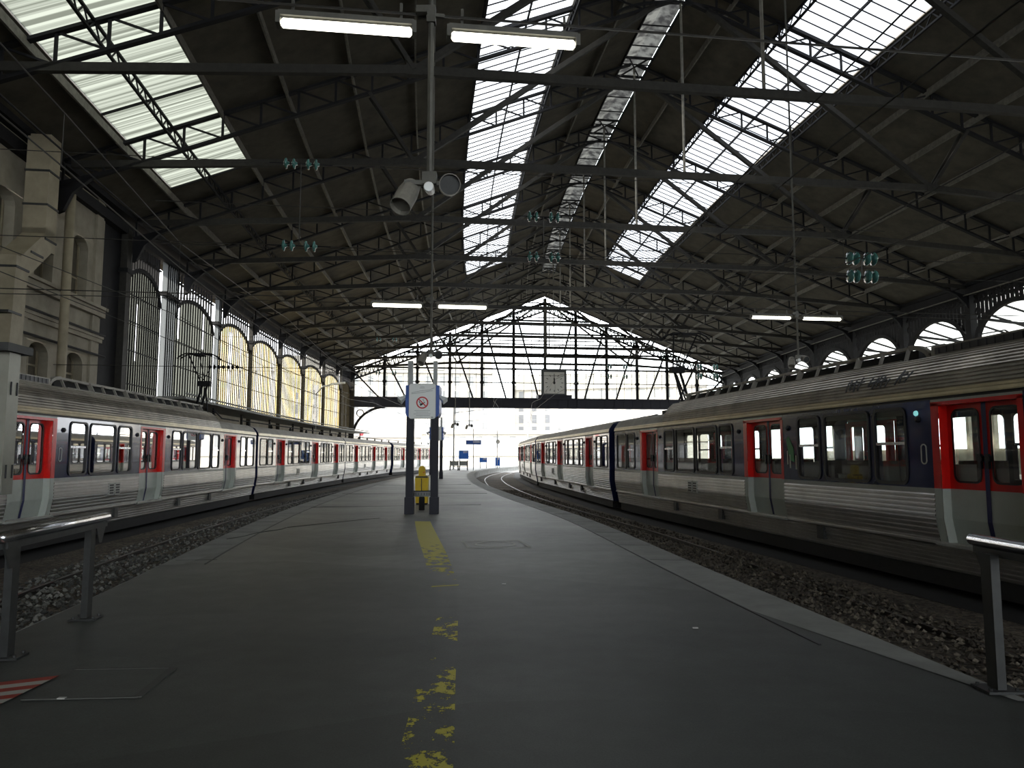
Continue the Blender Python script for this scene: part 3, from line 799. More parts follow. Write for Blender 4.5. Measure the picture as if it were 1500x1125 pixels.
for i, (x, y, lb) in enumerate(((1.69, 7.0, 'small white paper scrap on the asphalt towards the right kerb'), (-2.95, 5.02, 'small white paper scrap beside the striped floor marking'), (-.1, 9.35, 'tiny pale paper scrap right of the yellow line'))):
    mb = MB(); mb.box((x, y, .017), (.05, .03, .006), None); o = mb.build('paper_scrap', paper); tag(o, lb, 'litter')

# ------------------------------------------------------------------ trains
def Mtrain(fx, fy, q, outward, end, L):
    """matrix of a carriage: origin under the middle of its A end, local +X runs from A to B"""
    h = Vector((q, 1, 0)).normalized(); right = Vector((h.y, -h.x, 0))
    o = Vector((fx, fy, 0)) + right * outward * 1.425
    x = h if end == 'near' else -h
    M = Matrix.Identity(4); y = ZV.cross(x)
    for i, vv in enumerate((x, y, ZV)):
        for j in range(3): M[j][i] = vv[j]
    M.translation = o
    return M
DOORS = [(3.04, 4.78), (10.86, 12.74), (17.4, 19.2)]
WINS = [(.34, 1.44), (1.6, 2.42), (5.40, 6.2), (6.38, 7.76), (7.92, 9.28), (9.46, 10.24), (13.38, 14.18), (14.38, 15.78), (15.97, 16.78), (19.55, 20.3), (20.45, 21.25)]
SMALL = (1, 2, 5, 6, 8, 9)
def rr(x0, x1, z0, z1, y, r=.1, n=4):
    pts = []
    for cx, cz, a0 in ((x1 - r, z1 - r, 0), (x0 + r, z1 - r, PI / 2), (x0 + r, z0 + r, PI), (x1 - r, z0 + r, 1.5 * PI)):
        for k in range(n + 1):
            a = a0 + PI / 2 * k / n; pts.append(Vector((cx + r * math.cos(a), y, cz + r * math.sin(a))))
    return pts
def ribs(P, pitch, amp):
    out = [P[0]]
    for (y0, z0), (y1, z1) in zip(P, P[1:]):
        L = math.hypot(y1 - y0, z1 - z0); n = max(1, round(L / pitch)); ny, nzv = (z1 - z0) / L, -(y1 - y0) / L
        if nzv < -.2 and ny < 0: ny, nzv = -ny, -nzv
        for i in range(n):
            for f, a in ((.12, 0), (.3, amp), (.7, amp), (.88, 0)):
                g = (i + f) / n; out.append((y0 + (y1 - y0) * g + ny * a, z0 + (z1 - z0) * g + nzv * a))
        out.append((y1, z1))
    return out
def extrude(mb, prof, x0, x1, s, m=0):
    mb.strip([Vector((x0, s * y, z)) for y, z in prof], [Vector((x1, s * y, z)) for y, z in prof], m)
FW = 1.425
def make_car(L, cab, label, group):
    t = thing('train_carriage', label, 'train carriage', group=group)
    doors, wins = DOORS, WINS
    body = MB(); lower = ribs([(1.36, .2), (1.425, .6), (1.425, .99)], .083, .016); skirt = ribs([(1.27, -.23), (1.34, .18)], .075, .014)
    ints = []; e = 0.
    for a, b in doors: ints.append((e, a)); e = b
    ints.append((e, L))
    for s in (1, -1):
        for a, b in ints:
            extrude(body, lower, a, b, s)
            extrude(body, [(FW, .99), (FW + .004, 1.07)], a, b, s, 2)
            ws = [w for w in wins if a <= w[0] < b and w[1] <= L]
            for z0, z1 in ((1.07, 1.14), (2.39, 2.5)): extrude(body, [(FW, z0), (FW, z1)], a, b, s, 1)
            x = a
            for w0, w1 in ws: extrude(body, [(FW, 1.14), (FW, 2.39)], x, w0, s, 1); x = w1
            extrude(body, [(FW, 1.14), (FW, 2.39)], x, b, s, 1)
        for a, b in doors: extrude(body, [(FW, 2.44), (FW, 2.5)], a, b, s, 2); extrude(body, [(1.2, .2), (1.36, .2)], a, b, s, 0)
        extrude(body, skirt, 0, L, s); extrude(body, [(1.34, .18), (1.40, .19), (1.40, .225), (1.36, .225)], 0, L, s, 0)
        extrude(body, [(FW, 2.5), (FW - .03, 2.5), (FW - .03, 2.545), (FW + .02, 2.545)], 0, L, s, 3)
    prof = [(1.27, -.23), (1.36, .2), (FW, .6), (FW, 2.55), (1.40, 2.67), (1.25, 2.88), (1., 2.99), (.5, 3.06)]
    for x in (0.02, L - .02):
        pl = [(x, y, z) for y, z in prof] + [(x, -y, z) for y, z in reversed(prof)]
        body.face(pl, 1)
    body.bb(.05, L - .05, -1.3, 1.3, .12, .2, 3)
    body.build('body', [stainless, navy, stripegrey, rubber], t)
    mb = MB(); mb.bb(.05, L - .05, -1.38, 1.38, 2.5, 2.54)
    for x in (.12, L - .12): mb.bb(x - .04, x + .04, -1.38, 1.38, .2, 2.5)
    for a, b in doors:
        for x in (a - .12, b + .12): mb.bb(x - .02, x + .02, -1.3, -.55, .3, 1.45); mb.bb(x - .02, x + .02, .55, 1.3, .3, 1.45)
    mb.build('cabin_lining', cabin, t)
    mb = MB()
    for s in (1, -1): extrude(mb, ribs([(FW + .02, 2.545), (1.41, 2.67)], .06, .008), 0, L, s)
    mb.build('gutter', cream, t)
    RT = 5.2
    mb = MB()
    low = ribs([(1.41, 2.67), (1.25, 2.89), (1.0, 2.99)], .055, .007) + [(.5, 3.06), (0, 3.08)]
    hi = ribs([(1.41, 2.67), (1.32, 2.92), (1.16, 3.14), (1.0, 3.27)], .072, .028) + [(.5, 3.33), (0, 3.35)]
    for s in (1, -1):
        extrude(mb, low, 0, RT if cab else L, s, 0)
        if cab: extrude(mb, hi, RT, L, s, 1)
    if cab:
        pl = [(RT, y, z) for y, z in [(1.41, 2.67), (1.32, 2.92), (1.16, 3.14), (1., 3.27), (.5, 3.33), (0, 3.35), (-.5, 3.33), (-1., 3.27), (-1.16, 3.14), (-1.32, 2.92), (-1.41, 2.67)]]
        mb.face(pl, 1)
    mb.build('roof', [roofgrey, roofsteel], t)
    # doors
    for s in (1, -1):
        for a, b in doors:
            fr = MB()
            for x0, x1 in ((a, a + .17), (b - .1, b)):
                extrude(fr, [(FW + .006, 1.07), (FW + .006, 2.44)], x0, x1, s, 0); extrude(fr, [(1.365, .2), (FW + .006, .6), (FW + .006, 1.07)], x0, x1, s, 1)
            x0, x1 = a + .17, b - .1; IN = FW - .17
            for x in (x0, x1):
                fr.face([(x, s * FW, 1.07), (x, s * FW, 2.4), (x, s * IN, 2.4), (x, s * IN, 1.07)], 0)
                fr.face([(x, s * 1.36, .2), (x, s * FW, .6), (x, s * FW, 1.07), (x, s * IN, 1.07), (x, s * IN, .6), (x, s * (IN - .07), .2)], 1)
            fr.face([(x0, s * FW, 2.4), (x1, s * FW, 2.4), (x1, s * IN, 2.4), (x0, s * IN, 2.4)], 0)
            extrude(fr, [(FW + .006, 2.4), (FW + .006, 2.46)], a, b, s, 0)
            fr.bb(a - .03, b + .03, s * 1.2, s * 1.44, .17, .215, 2)
            fr.build('door_frame', [red, doorgrey, stripegrey], t)
            lf = MB(); xm = (x0 + x1) / 2; P = IN + .02; panes = []
            for q0, q1 in ((x0, xm), (xm, x1)):
                w0, w1 = q0 + .13, q1 - .13; Z0w, Z1w = 1.2, 2.3
                extrude(lf, [(P, 1.07), (P, Z0w)], q0, q1, s, 0); extrude(lf, [(P, Z1w), (P, 2.4)], q0, q1, s, 0)
                for u0, u1 in ((q0, w0), (w1, q1)): extrude(lf, [(P, Z0w), (P, Z1w)], u0, u1, s, 0)
                extrude(lf, [(P - .07, .215), (P, .6), (P, 1.07)], q0, q1, s, 1)
                panes.append((w0, w1))
            d = lf.build('door', [red, doorgrey], t)
            for w0, w1 in panes:
                g = MB(); g.face(rr(w0, w1, 1.2, 2.3, s * (P - .01), .1)); g.build('pane', train_glass, d)
                g = MB(); g.ring(rr(w0 - .03, w1 + .03, 1.17, 2.33, s * (P + .004), .12), rr(w0, w1, 1.2, 2.3, s * (P + .004), .1), (0, s * .01, 0)); g.build('pane_seal', rubber, d)
            g = MB(); g.strip([Vector((xm - .045, s * (P + .012 - (.07 if z < .3 else 0)), z)) for z in (.22, .6, 1.07, 2.4)], [Vector((xm + .045, s * (P + .012 - (.07 if z < .3 else 0)), z)) for z in (.22, .6, 1.07, 2.4)]); g.build('gasket', gasket_blue, d)
            for x in (xm - .075, xm + .075):
                g = MB(); g.bar((x, s * (P + .05), 1.4), (x, s * (P + .05), 1.62), .05, .05); g.lathe((x, s * P, 1.55), [(.05, 0), (.05, .07)], 10, (0, s, 0)); g.build('handle', rubber, d)
        # windows
        for i, (a, b) in enumerate(wins):
            if b > L: continue
            g = MB(); g.ring(rr(a - .035, b + .035, 1.1, 2.43, s * (FW + .002), .14), rr(a + .012, b - .012, 1.152, 2.378, s * (FW + .002), .1), (0, s * .022, 0))
            g.prism(rr(a - .001, b + .001, 1.139, 2.391, s * (FW - .02), .001, 1)[:0] or [(a, s * (FW - .03), 1.14), (a + .012, s * (FW - .03), 1.14), (a + .012, s * (FW - .03), 2.39), (a, s * (FW - .03), 2.39)], (0, s * .03, 0))
            w = g.build('window', rubber, t)
            g = MB(); g.face([(a, s * (FW - .012), 1.14), (b, s * (FW - .012), 1.14), (b, s * (FW - .012), 2.39), (a, s * (FW - .012), 2.39)]); g.build('pane', train_glass, w)
            if i in SMALL:
                g = MB(); g.bb(a, b, s * (FW - .01), s * (FW + .012), 1.78, 1.83); g.build('sash_rail', chrome, w)
                g = MB(); e0 = a if i in (1, 5, 9) else a; g.bb(e0, e0 + .12, s * (FW - .035), s * (FW - .03), 1.15, 1.78); g.build('sash_edge', gasket_blue, w)
    # small lamps beside the doors, call plate, vents, hatches
    for s in (1, -1):
        for x in (2.72, 5.0, 10.6, 12.98, 17.1):
            g = MB(); g.lathe((x, s * (FW - .01), 2.2), [(.06, 0), (.06, .03), (.03, .06)], 10, (0, s, 0)); g.build('side_lamp', rubber, t)
        g = MB(); g.ring([Vector((17.2 + .07 * math.cos(k * PI / 8), s * (FW + .003), 1.62 + (.1 if 0 < k < 8 else -.1) + .07 * math.sin(k * PI / 8))) for k in range(16)], [Vector((17.2 + .05 * math.cos(k * PI / 8), s * (FW + .003), 1.62 + (.1 if 0 < k < 8 else -.1) + .05 * math.sin(k * PI / 8))) for k in range(16)], (0, s * .01, 0)); g.build('call_plate', stripegrey, t)
        for x in ((14.0, 14.36) if s > 0 else (7.3, 7.66)):
            g = MB(); g.bb(x, x + .3, s * (FW - .04), s * (FW + .03), .52, .86); v = g.build('vent', stripegrey, t)
            g = MB()
            for z in (.56, .63, .7, .77): g.bb(x + .04, x + .26, s * (FW + .02), s * (FW + .035), z, z + .045)
            g.build('vent_grille', rubber, v)
        for x in (6.0, 9.2, 13.9, 19.6):
            g = MB(); g.bb(x, x + .22, s * 1.26, s * 1.39, -.1, .16); g.build('skirt_box', post_dark, t)
    # seats
    for k, x in enumerate((1.3, 6.2, 7.85, 9.4, 14.3, 15.9)):
        for s in (1, -1):
            g = MB(); g.bb(x - .06, x + .06, s * .35, s * 1.3, .62, 1.5); g.bb(x - .5, x + .5, s * .35, s * 1.3, .5, .64); g.build('seat', seatcloth, t)
    # running gear
    g = MB(); g.bb(.2, L - .2, -1.26, 1.26, -.5, .12)
    for x in (6.6, 9.4, 12.4): g.bb(x, x + 1.9, -1.15, 1.15, -.5, -.2)
    g.build('underframe', black, t)
    for x in (3.1, L - 3.1):
        g = MB()
        for s in (1, -1): g.bar((x - 1.7, s * 1.0, -.2), (x + 1.7, s * 1.0, -.2), .16, .2); g.bb(x - .3, x + .3, s * .95, s * 1.15, -.42, 0)
        bo = g.build('bogie', black, t)
        for dx in (-1.2, 1.2):
            for s in (1, -1): 
                g = MB(); g.lathe((x + dx, s * .72, -.075), [(.47, 0), (.45, .13)], 20, (0, s, 0)); g.build('wheel', rail_rust, bo)
    g = MB(); g.bb(-.33, .02, -.75, .75, .1, 2.5); g.build('gangway', post_dark, t)
    if cab:
        # raised roof fairing with dark openings
        g = MB(); x = RT + .9
        for s in (1, -1):
            g.bar((RT + .5, s * .80, 3.53), (16.2, s * .80, 3.53), .09, .06)
            while x < 16.3 and s == 1: x += .72
            q = RT + .9; j = 0
            while q < 16.3:
                w = .11 if j % 3 == 0 else .05
                g.bar((q + .12, s * .985, 3.28), (q, s * .82, 3.52), w, .05, (1, 0, 0)); q += .72; j += 1
            g.bar((RT + .5, s * .985, 3.285), (16.2, s * .985, 3.285), .06, .05)
            pts = [Vector((16.2 + .5 * math.sin(a), s * .8, 3.28 + .26 * math.cos(a))) for a in [PI / 2 * i / 6 for i in range(7)]]
            for a, b in zip(pts, pts[1:]): g.bar(a, b, .1, .08)
        g.bb(16.9, L - .8, -.95, .95, 3.27, 3.46)
        fa = g.build('roof_fairing', roofgrey, t)
        g = MB(); g.bb(RT + .5, 16.3, -.72, .72, 3.3, 3.5); g.build('resistor_bank', black, fa)
        for s in (1, -1):
            g = MB(); g.bb(17.0, L - 1, s * .948, s * .956, 3.32, 3.43)
            for k in range(40): g.bb(17.0 + k * .17, 17.09 + k * .17, s * .95, s * .965, 3.32, 3.43)
            g.build('roof_grille', rubber, fa)
        # pantograph
        g = MB(); bx = 3.5
        g.bb(bx - .7, bx + .9, -.5, .5, 3.06, 3.2)
        for s in (1, -1): g.tube([(bx + .5, s * .12, 3.15), (bx - .45, s * .1, 4.62)], .055, 6)
        g.tube([(bx - .1, .3, 3.15), (bx - .55, .02, 4.5)], .03, 6)
        g.box((bx - .45, 0, 4.66), (.28, .5, .22), None)
        for s in (1, -1):
            g.tube([(bx - .45, s * .15, 4.68), (bx + .35, s * .42, 5.78)], .028, 6); g.tube([(bx - .4, s * .12, 4.7), (bx + .1, -s * .35, 5.2)], .016, 5)
        g.tube([(bx - .5, 0, 4.7), (bx + .3, 0, 5.72)], .018, 5)
        pt = g.build('pantograph', iron, t)
        g = MB()
        for dx in (.18, .5):
            g.tube([(bx + dx, -.85, 5.62), (bx + dx, -.72, 5.74), (bx + dx, -.5, 5.84), (bx + dx, .5, 5.84), (bx + dx, .72, 5.74), (bx + dx, .85, 5.62)], .028, 6)
        g.box((bx + .34, 0, 5.8), (.5, .42, .09), None); g.build('contact_head', iron, pt)
        g = MB()
        for k in range(5): g.lathe((4.75, .95, 2.98), [(.14, .06 + k * .09), (.05, .1 + k * .09)], 10)
        g.lathe((4.75, .95, 2.95), [(.05, 0), (.05, .55)], 8); g.tube([(4.75, .95, 3.45), (2.5, .6, 3.2), (0, .6, 3.2)], .03, 6)
        g.build('roof_insulator', iron, t)
    else:
        g = MB(); g.tube([(0, -.6, 3.25), (L, -.6, 3.25)], .03, 6)
        for k in range(6): g.lathe((1 + k * 3.9, -.6, 3.02), [(.06, 0), (.09, .1), (.05, .16), (.05, .24)], 8)
        g.build('roof_cable', iron, t)
    return t
LL = 21.6
GR, GLf = 'carriages of the train on the right', 'carriages of the train on the left'
carM = make_car(25.6, True, 'silver carriage on the right with louvred roof, red doors and navy band', GR)
MR1 = Mtrain(8.8 - .1625 * 29.24, 29.24, -.1625, 1, 'far', 25.6)
carM.matrix_world = MR1; RM[carM.name] = MR1.copy()
dup(carM, Mtrain(-12.0, 34.75, -.075, -1, 'far', 25.6), 'silver carriage on the left carrying a raised pantograph, red doors', GLf)
carT = make_car(LL, False, 'plain-roofed silver carriage on the right, next behind the louvred one', GR)
MT = Mtrain(.131 * 30.0, 30.0, -.105, 1, 'near', LL); carT.matrix_world = MT; RM[carT.name] = MT.copy()
dup(carT, Mtrain(1.62, 52.2, -.047, 1, 'near', LL), 'farthest silver carriage of the right train, at the bend', GR)
dup(carT, Mtrain(-12.13, 35.45, -.033, -1, 'near', LL), 'plain silver carriage on the left, coupled to the pantograph carriage', GLf)
dup(carT, Mtrain(-12.87, 57.4, .0, -1, 'near', LL), 'third silver carriage of the left train, beside the gable pier', GLf)
dup(carT, Mtrain(-12.72, 79.7, .109, -1, 'near', LL), 'last silver carriage of the left train, half hidden by the sign posts', GLf)
# graffiti on the right louvred carriage
g = MB(); rnd = random.Random(3); sg0 = 1 if MR1.col[1][0] < 0 else -1
def on_roof(x, z):
    y = 1.41 - (z - 2.67) * .36 if z < 2.92 else 1.32 - (z - 2.92) * .727
    return Vector((x, sg0 * (y + .036), z))
for sx, n_ in ((15.1, 4), (15.75, 5), (16.5, 3)):
    for k in range(n_):
        x = sx + k * .12; z0 = 2.83 + rnd.uniform(-.03, .04); z1 = z0 + rnd.uniform(.14, .26); xe = x + rnd.uniform(-.12, .12)
        pts = [on_roof(x + (xe - x) * f, z0 + (z1 - z0) * f) for f in (0, .33, .66, 1)]
        for p, q in zip(pts, pts[1:]): g.bar(p, q, .045, .006, (0, sg0, .5))
        if k % 2: g.bar(on_roof(x - .08, (z0 + z1) / 2), on_roof(x + .12, (z0 + z1) / 2 + .04), .04, .006, (0, sg0, .5))
g.build('graffiti', rubber, carM)
g = MB(); sgn = 1 if MR1.col[1][0] < 0 else -1
g.prism([(13.2, sgn * 1.43, 1.45), (13.02, sgn * 1.43, 1.5), (12.88, sgn * 1.43, 1.95), (12.98, sgn * 1.43, 2.02), (13.18, sgn * 1.43, 1.75)], (0, sgn * .004, 0)); g.build('spray_mark', green_paint, carM)
g = MB()
for x, z in ((12.9, 1.4), (13.0, 1.32), (13.24, 1.3)): g.prism([(x, sgn * 1.43, z), (x + .05, sgn * 1.43, z), (x + .04, sgn * 1.43, z + .3), (x + .01, sgn * 1.43, z + .3)], (0, sgn * .004, 0))
g.build('paint_drip', cabin, carM)
g = MB(); g.lathe((17.06, sgn * 1.42, 2.3), [(.05, 0), (.04, .03)], 10, (0, sgn, 0)); g.build('indicator_lamp', teal_lamp, carM)

# ------------------------------------------------------------------ tracks
def carline(ms, L):
    pts = []
    for M, l in ms: pts += [M @ Vector((0, 0, 0)), M @ Vector((l, 0, 0))]
    return sorted([(p.x, p.y) for p in pts], key=lambda p: p[1])
def poly(pts, y0, y1):
    (xa, ya), (xb, yb) = pts[0], pts[1]; pts = [(xa - (xb - xa) / (yb - ya) * (ya - y0), y0)] + pts
    (xa, ya), (xb, yb) = pts[-2], pts[-1]; k = (xb - xa) / (yb - ya)
    pts = pts + [(xb + (k + .06) * 20, yb + 20), (xb + (k * 2 + .25) * 20, yb + 40)]
    return smooth([(y, x) for x, y in pts])
roots = [o for o in COL.objects if o.name.startswith('train_carriage') and o.parent is None]
cR = sorted([r for r in roots if r['group'] == GR], key=lambda r: RM[r.name].translation.y); cL = [r for r in roots if r['group'] == GLf]
TRK = [('empty track beside the left kerb of the platform', offs(LP, -1.65)), ('empty track beside the right kerb of the platform', offs(RP, 1.65)),
       ('track under the left train', poly(carline([(RM[r.name], 25.6 if 'pantograph' in r['label'] and 'raised' in r['label'] else LL) for r in cL], 0), -30, 0)),
       ('track under the right train', poly(carline([(RM[r.name], 25.6 if r['label'].startswith('silver') else LL) for r in cR], 0), -30, 0))]
for lab, P in TRK:
    t = thing('railway_track', lab, 'railway track', (P[0][0], P[0][1], -.62), group='railway tracks')
    for s in (-.75, .75):
        Q = offs(P, s); mb = MB()
        for a, b in zip(Q, Q[1:]): mb.bar((*a, -.575), (*b, -.575), .065, .05); mb.bar((*a, -.61), (*b, -.61), .02, .06, m=1); mb.bar((*a, -.625), (*b, -.625), .14, .03, m=1)
        mb.build('rail', [rail_steel, rail_rust], t, world=True)
# black strip painted in as shade under the trains, and loose ballast stones beside the platform
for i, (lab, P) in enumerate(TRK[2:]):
    mb = MB(); Q = [p for p in P if p[1] < 110]; mb.strip(v3(offs(Q, -1.9), -.612), v3(offs(Q, 1.9), -.612)); struct(mb.build('ground_shade_strip', black))
stm, nt, b = nodes('loose_stone'); MAT['loose_stone'] = stm
gi = nt.nodes.new('ShaderNodeNewGeometry'); r_ = nt.nodes.new('ShaderNodeValToRGB')
r_.color_ramp.elements[0].color = (.035, .028, .022, 1); r_.color_ramp.elements[1].color = (.17, .145, .11, 1); r_.color_ramp.elements[1].position = .95
e_ = r_.color_ramp.elements.new(.55); e_.color = (.075, .062, .047, 1)
nt.links.new(gi.outputs['Random Per Island'], r_.inputs['Fac']); nt.links.new(r_.outputs['Color'], b.inputs['Base Color']); b.inputs['Roughness'].default_value = .9
grey_stone = stm.copy(); grey_stone.name = 'loose_grey_stone'; q_ = [n for n in grey_stone.node_tree.nodes if n.type == 'VALTORGB'][0].color_ramp.elements
for e_, c_ in zip(q_, ((.05, .05, .047, 1), (.12, .12, .112, 1), (.27, .27, .25, 1))): e_.color = c_
rnd = random.Random(11)
def stones(P, sg, lo, hi, rows, bury):
    mb = MB(); O = [(p, q) for p, q in zip(P, offs(P, sg * 1.0)) if 3 < p[1] < 48]
    for (p, q), (p2, q2) in zip(O, O[1:]):
        L_ = math.hypot(p2[0] - p[0], p2[1] - p[1]); n_ = int(L_ * (hi - lo) * (rows if p[1] < 16 else rows * .55))
        for _ in range(n_):
            f = rnd.random(); d = rnd.uniform(lo, hi)
            if any(abs(d - k) < .085 for k in (.9, 2.4)) and not (bury and p[1] < 17 and rnd.random() < .8): continue
            x = p[0] + (p2[0] - p[0]) * f + (q[0] - p[0]) * d; y = p[1] + (p2[1] - p[1]) * f + (q[1] - p[1]) * d
            r = rnd.uniform(.024, .05); z = -.60 + rnd.uniform(-.005, .03) + (.035 if bury and p[1] < 17 else 0)
            v = [Vector((rnd.uniform(.6, 1.2) * a, rnd.uniform(.6, 1.2) * b_, rnd.uniform(.5, .95) * c_)) * r for a, b_, c_ in ((1, .2, 0), (-1, -.1, .1), (.1, 1, .1), (-.2, -1, 0), (0, .2, 1), (.1, 0, -1))]
            v = [Vector((x, y, z)) + k for k in v]; b0 = len(mb.v); mb.v += [tuple(k) for k in v]
            for t_ in ((0, 2, 4), (2, 1, 4), (1, 3, 4), (3, 0, 4), (2, 0, 5), (1, 2, 5), (3, 1, 5), (0, 3, 5)): mb.f.append(tuple(b0 + k for k in t_)); mb.m.append(0)
    return mb
for P, sg, bury, lb in ((LP, -1, False, 'loose grey track ballast along the left kerb'), (RP, 1, True, 'loose brown track ballast along the right kerb')):
    o = stones(P, sg, .1, 3.0, 95, bury).build('ballast', stm if bury else grey_stone); tag(o, lb, 'ballast'); o['kind'] = 'stuff'
# outer platforms behind the trains
for nm, P, sg, uu in (('platform_left', TRK[2][1], -1, UL + .05), ('platform_right', TRK[3][1], 1, UR + 3)):
    mb = MB(); E = [p for p in offs(P, sg * 1.75) if p[1] < 92]; far = [H(max((Vector((p[0], p[1], 0))).dot(NV), T0), uu, 0) for p in E]
    A = [Vector((p[0], p[1], 0)) for p in E]; mb.strip(A, far); mb.strip(A, [a - ZV * .62 for a in A]); struct(mb.build(nm, MAT['asph']))

# ------------------------------------------------------------------ lamps on hanging poles
def lamp(name_lab, c, ax, L=1.5, on=True):
    t = thing('tube_lamp', name_lab, 'lamp', c, group='fluorescent tube lamps over the platform')
    ax = Vector(ax).normalized(); side = ZV.cross(ax); c = Vector(c)
    mb = MB(); mb.box(c + ZV * .06, (L, .13, .06), (ax, side, ZV)); mb.box(c + ZV * .03, (L + .04, .05, .05), (ax, side, ZV))
    for s in (-1, 1): mb.box(c + ax * s * L * .5, (.05, .15, .14), (ax, side, ZV))
    mb.build('housing', housing, t, world=True)
    mb = MB(); prof = [(.02, -L / 2 + .02), (.055, -L / 2 + .05), (.055, L / 2 - .05), (.02, L / 2 - .02)]
    mb.lathe(c - ZV * .035, prof, 10, tuple(ax)); mb.build('tube', tube_on, t, world=True, smooth=True)
    mb = MB()
    for s in (-.6, .6): mb.bar(c + ax * s + ZV * .06, c + ax * s + ZV * .3, .03, .03)
    mb.build('hanger', housing, t, world=True)
    return t
def flood(mb, c, d, r=.13, l=.42):
    mb.lathe(c, [(r * .55, -l * .55), (r * .8, -l * .5), (r, -l * .1), (r, l * .45), (r * .92, l * .45), (r * .9, l * .3)], 18, tuple(d))
def lamp_pole(lab, x, y, zb, zt, flood_ok=True, zl=None):
    t = thing('hanging_lamp_pole', lab, 'hanging pole', (x, y, zb), group='poles hanging from the roof')
    mb = MB(); mb.tube([(x, y, zb), (x, y, zt)], .035, 8); mb.build('pole', housing, t, world=True)
    mb = MB()
    if zl:
        mb.box((x, y, zl), (.1, .1, .2)); mb.bar(Vector((x, y, zl)) - EV * .15, Vector((x, y, zl)) + EV * .15, .04, .04); mb.box((x - .1, y - .03, zl + .02), (.12, .16, .08)); mb.build('crossbar', housing, t, world=True); mb = MB()
    mb.box((x, y, zb + .05), (.16, .12, .14)); mb.bar(Vector((x, y, zb)) - EV * .28, Vector((x, y, zb)) + EV * .28, .05, .05); mb.build('bracket', housing, t, world=True)
    if flood_ok:
        mb = MB(); c = Vector((x, y, zb - .06)); flood(mb, c - EV * .26 + Vector((0, 0, -.1)), (-.25, -.55, -.8), .12, .42); mb.build('floodlight', loud_grey, t, world=True)
        mb = MB(); flood(mb, c + EV * .22 + Vector((0, 0, .05)), (.12, -.95, -.3), .12, .4); o = mb.build('floodlight', loud_grey, t, world=True)
        m2 = MB(); m2.lathe(c + EV * .22 + Vector((0, 0, .05)) + Vector((.12, -.95, -.3)).normalized() * .13, [(.108, 0), (.108, .01)], 18, (.12, -.95, -.3)); m2.build('lens', post_dark, o, world=True)
        mb = MB(); mb.lathe(c, [(.05, -.1), (.06, .08), (.05, .1)], 12, (0, -1, -.1)); mb.build('junction_box', white_enamel, t, world=True)
    return t
def rz(x, y):
    p = Vector((x, y, 0)); t = p.dot(NV); u = p.dot(EV) - cc(t); return roofz(u)
lamp_pole('pole nearest the camera with two floodlights and two lit tubes', -.92, 8.0, 4.62, rz(-.92, 8) - .02, True, 6.6)
lamp('bright tube lamp, left of the pole nearest the camera', (-1.86, 7.92, 6.44), EV)
lamp('tube lamp right of the pole nearest the camera, before the skylight', (0.02, 8.17, 6.43), EV)
lamp_pole('hanging pole with floodlights right above the no smoking sign', -2.42, 21.9, 4.62, rz(-2.42, 21.9) - .02, True, 6.25)
lamp('thin tube lamp on the pole above the no smoking sign, left one', (-3.44, 21.8, 6.1), EV)
lamp('tube lamp on the pole above the no smoking sign, right one', (-1.5, 22.05, 6.1), EV)
lamp_pole('hanging pole with floodlights over the right train', 10.15, 26.0, 5.02, rz(10.15, 26) - .02, True, 6.6)
lamp('left tube lamp on the pole over the right train', (9.2, 25.9, 6.5), EV)
lamp('right tube lamp on the pole over the right train', (11.1, 26.15, 6.5), EV)
lamp_pole('far hanging pole with three small floodlights, left of two beyond the sign', -5.3, 69, 4.5, rz(-5.3, 69) - .1)
lamp_pole('far hanging pole with three small floodlights, right of two beyond the sign', -4.15, 72, 4.5, rz(-4.15, 72) - .1)

# ------------------------------------------------------------------ overhead wires and insulators
def wire(lab, pts, r=.014, cat='wire', sag=0.):
    P = []
    for a, b in zip(pts, pts[1:]):
        a, b = Vector(a), Vector(b)
        for i in range(9): 
            f = i / 8
            if i == 8 and b is not pts[-1] and len(pts) > 2: continue
            P.append(a.lerp(b, f) - ZV * sag * 4 * f * (1 - f))
    P.append(Vector(pts[-1])); Q = [P[0]]
    for p in P[1:]:
        if (p - Q[-1]).length > 1e-4: Q.append(p)
    mb = MB(); mb.tube(Q, r, 5); o = mb.build('overhead_wire', wire_m); tag(o, lab, cat, 'overhead wires'); return o
def span(t_or_p, z, u0, u1): return [Vector(t_or_p) + EV * u0 + ZV * z, Vector(t_or_p) + EV * u1 + ZV * z]
wire('span wire carrying the two brightest tube lamps', span((-.92, 8, 0), 6.6, -12.2, 36), .016)
wire('span wire across the hall carrying the tube lamps above the sign', span((-2.42, 21.9, 0), 6.25, -13.9, 34.5), .016)
wire('span wire across the hall at the pole over the right train', span((10.15, 26, 0), 6.6, -26.8, 21.8), .014)
for s, P, nm in ((0, TRK[2][1], 'left train track'), (1, TRK[3][1], 'right train track'), (2, TRK[0][1], 'left empty track'), (3, TRK[1][1], 'right empty track')):
    Q = [p for p in P if 4 < p[1] < 120][::4]
    t = thing('overhead_line', 'overhead contact wire with droppers above the %s' % nm, 'overhead line', (Q[0][0], Q[0][1], 5.9), group='overhead lines')
    mb = MB(); mb.tube([(x, y, 5.93) for x, y in Q], .013, 5); mb.build('contact_wire', wire_m, t, world=True)
    mb = MB(); mb.tube([(x, y, 6.75 + .25 * math.cos(i * PI / 2)) for i, (x, y) in enumerate(Q)], .013, 5); mb.build('carrier_wire', wire_m, t, world=True)
    for i, (x, y) in enumerate(Q):
        mb = MB(); mb.tube([(x, y, 5.93), (x, y, 6.75 + .25 * math.cos(i * PI / 2))], .007, 4); mb.build('dropper', wire_m, t, world=True)
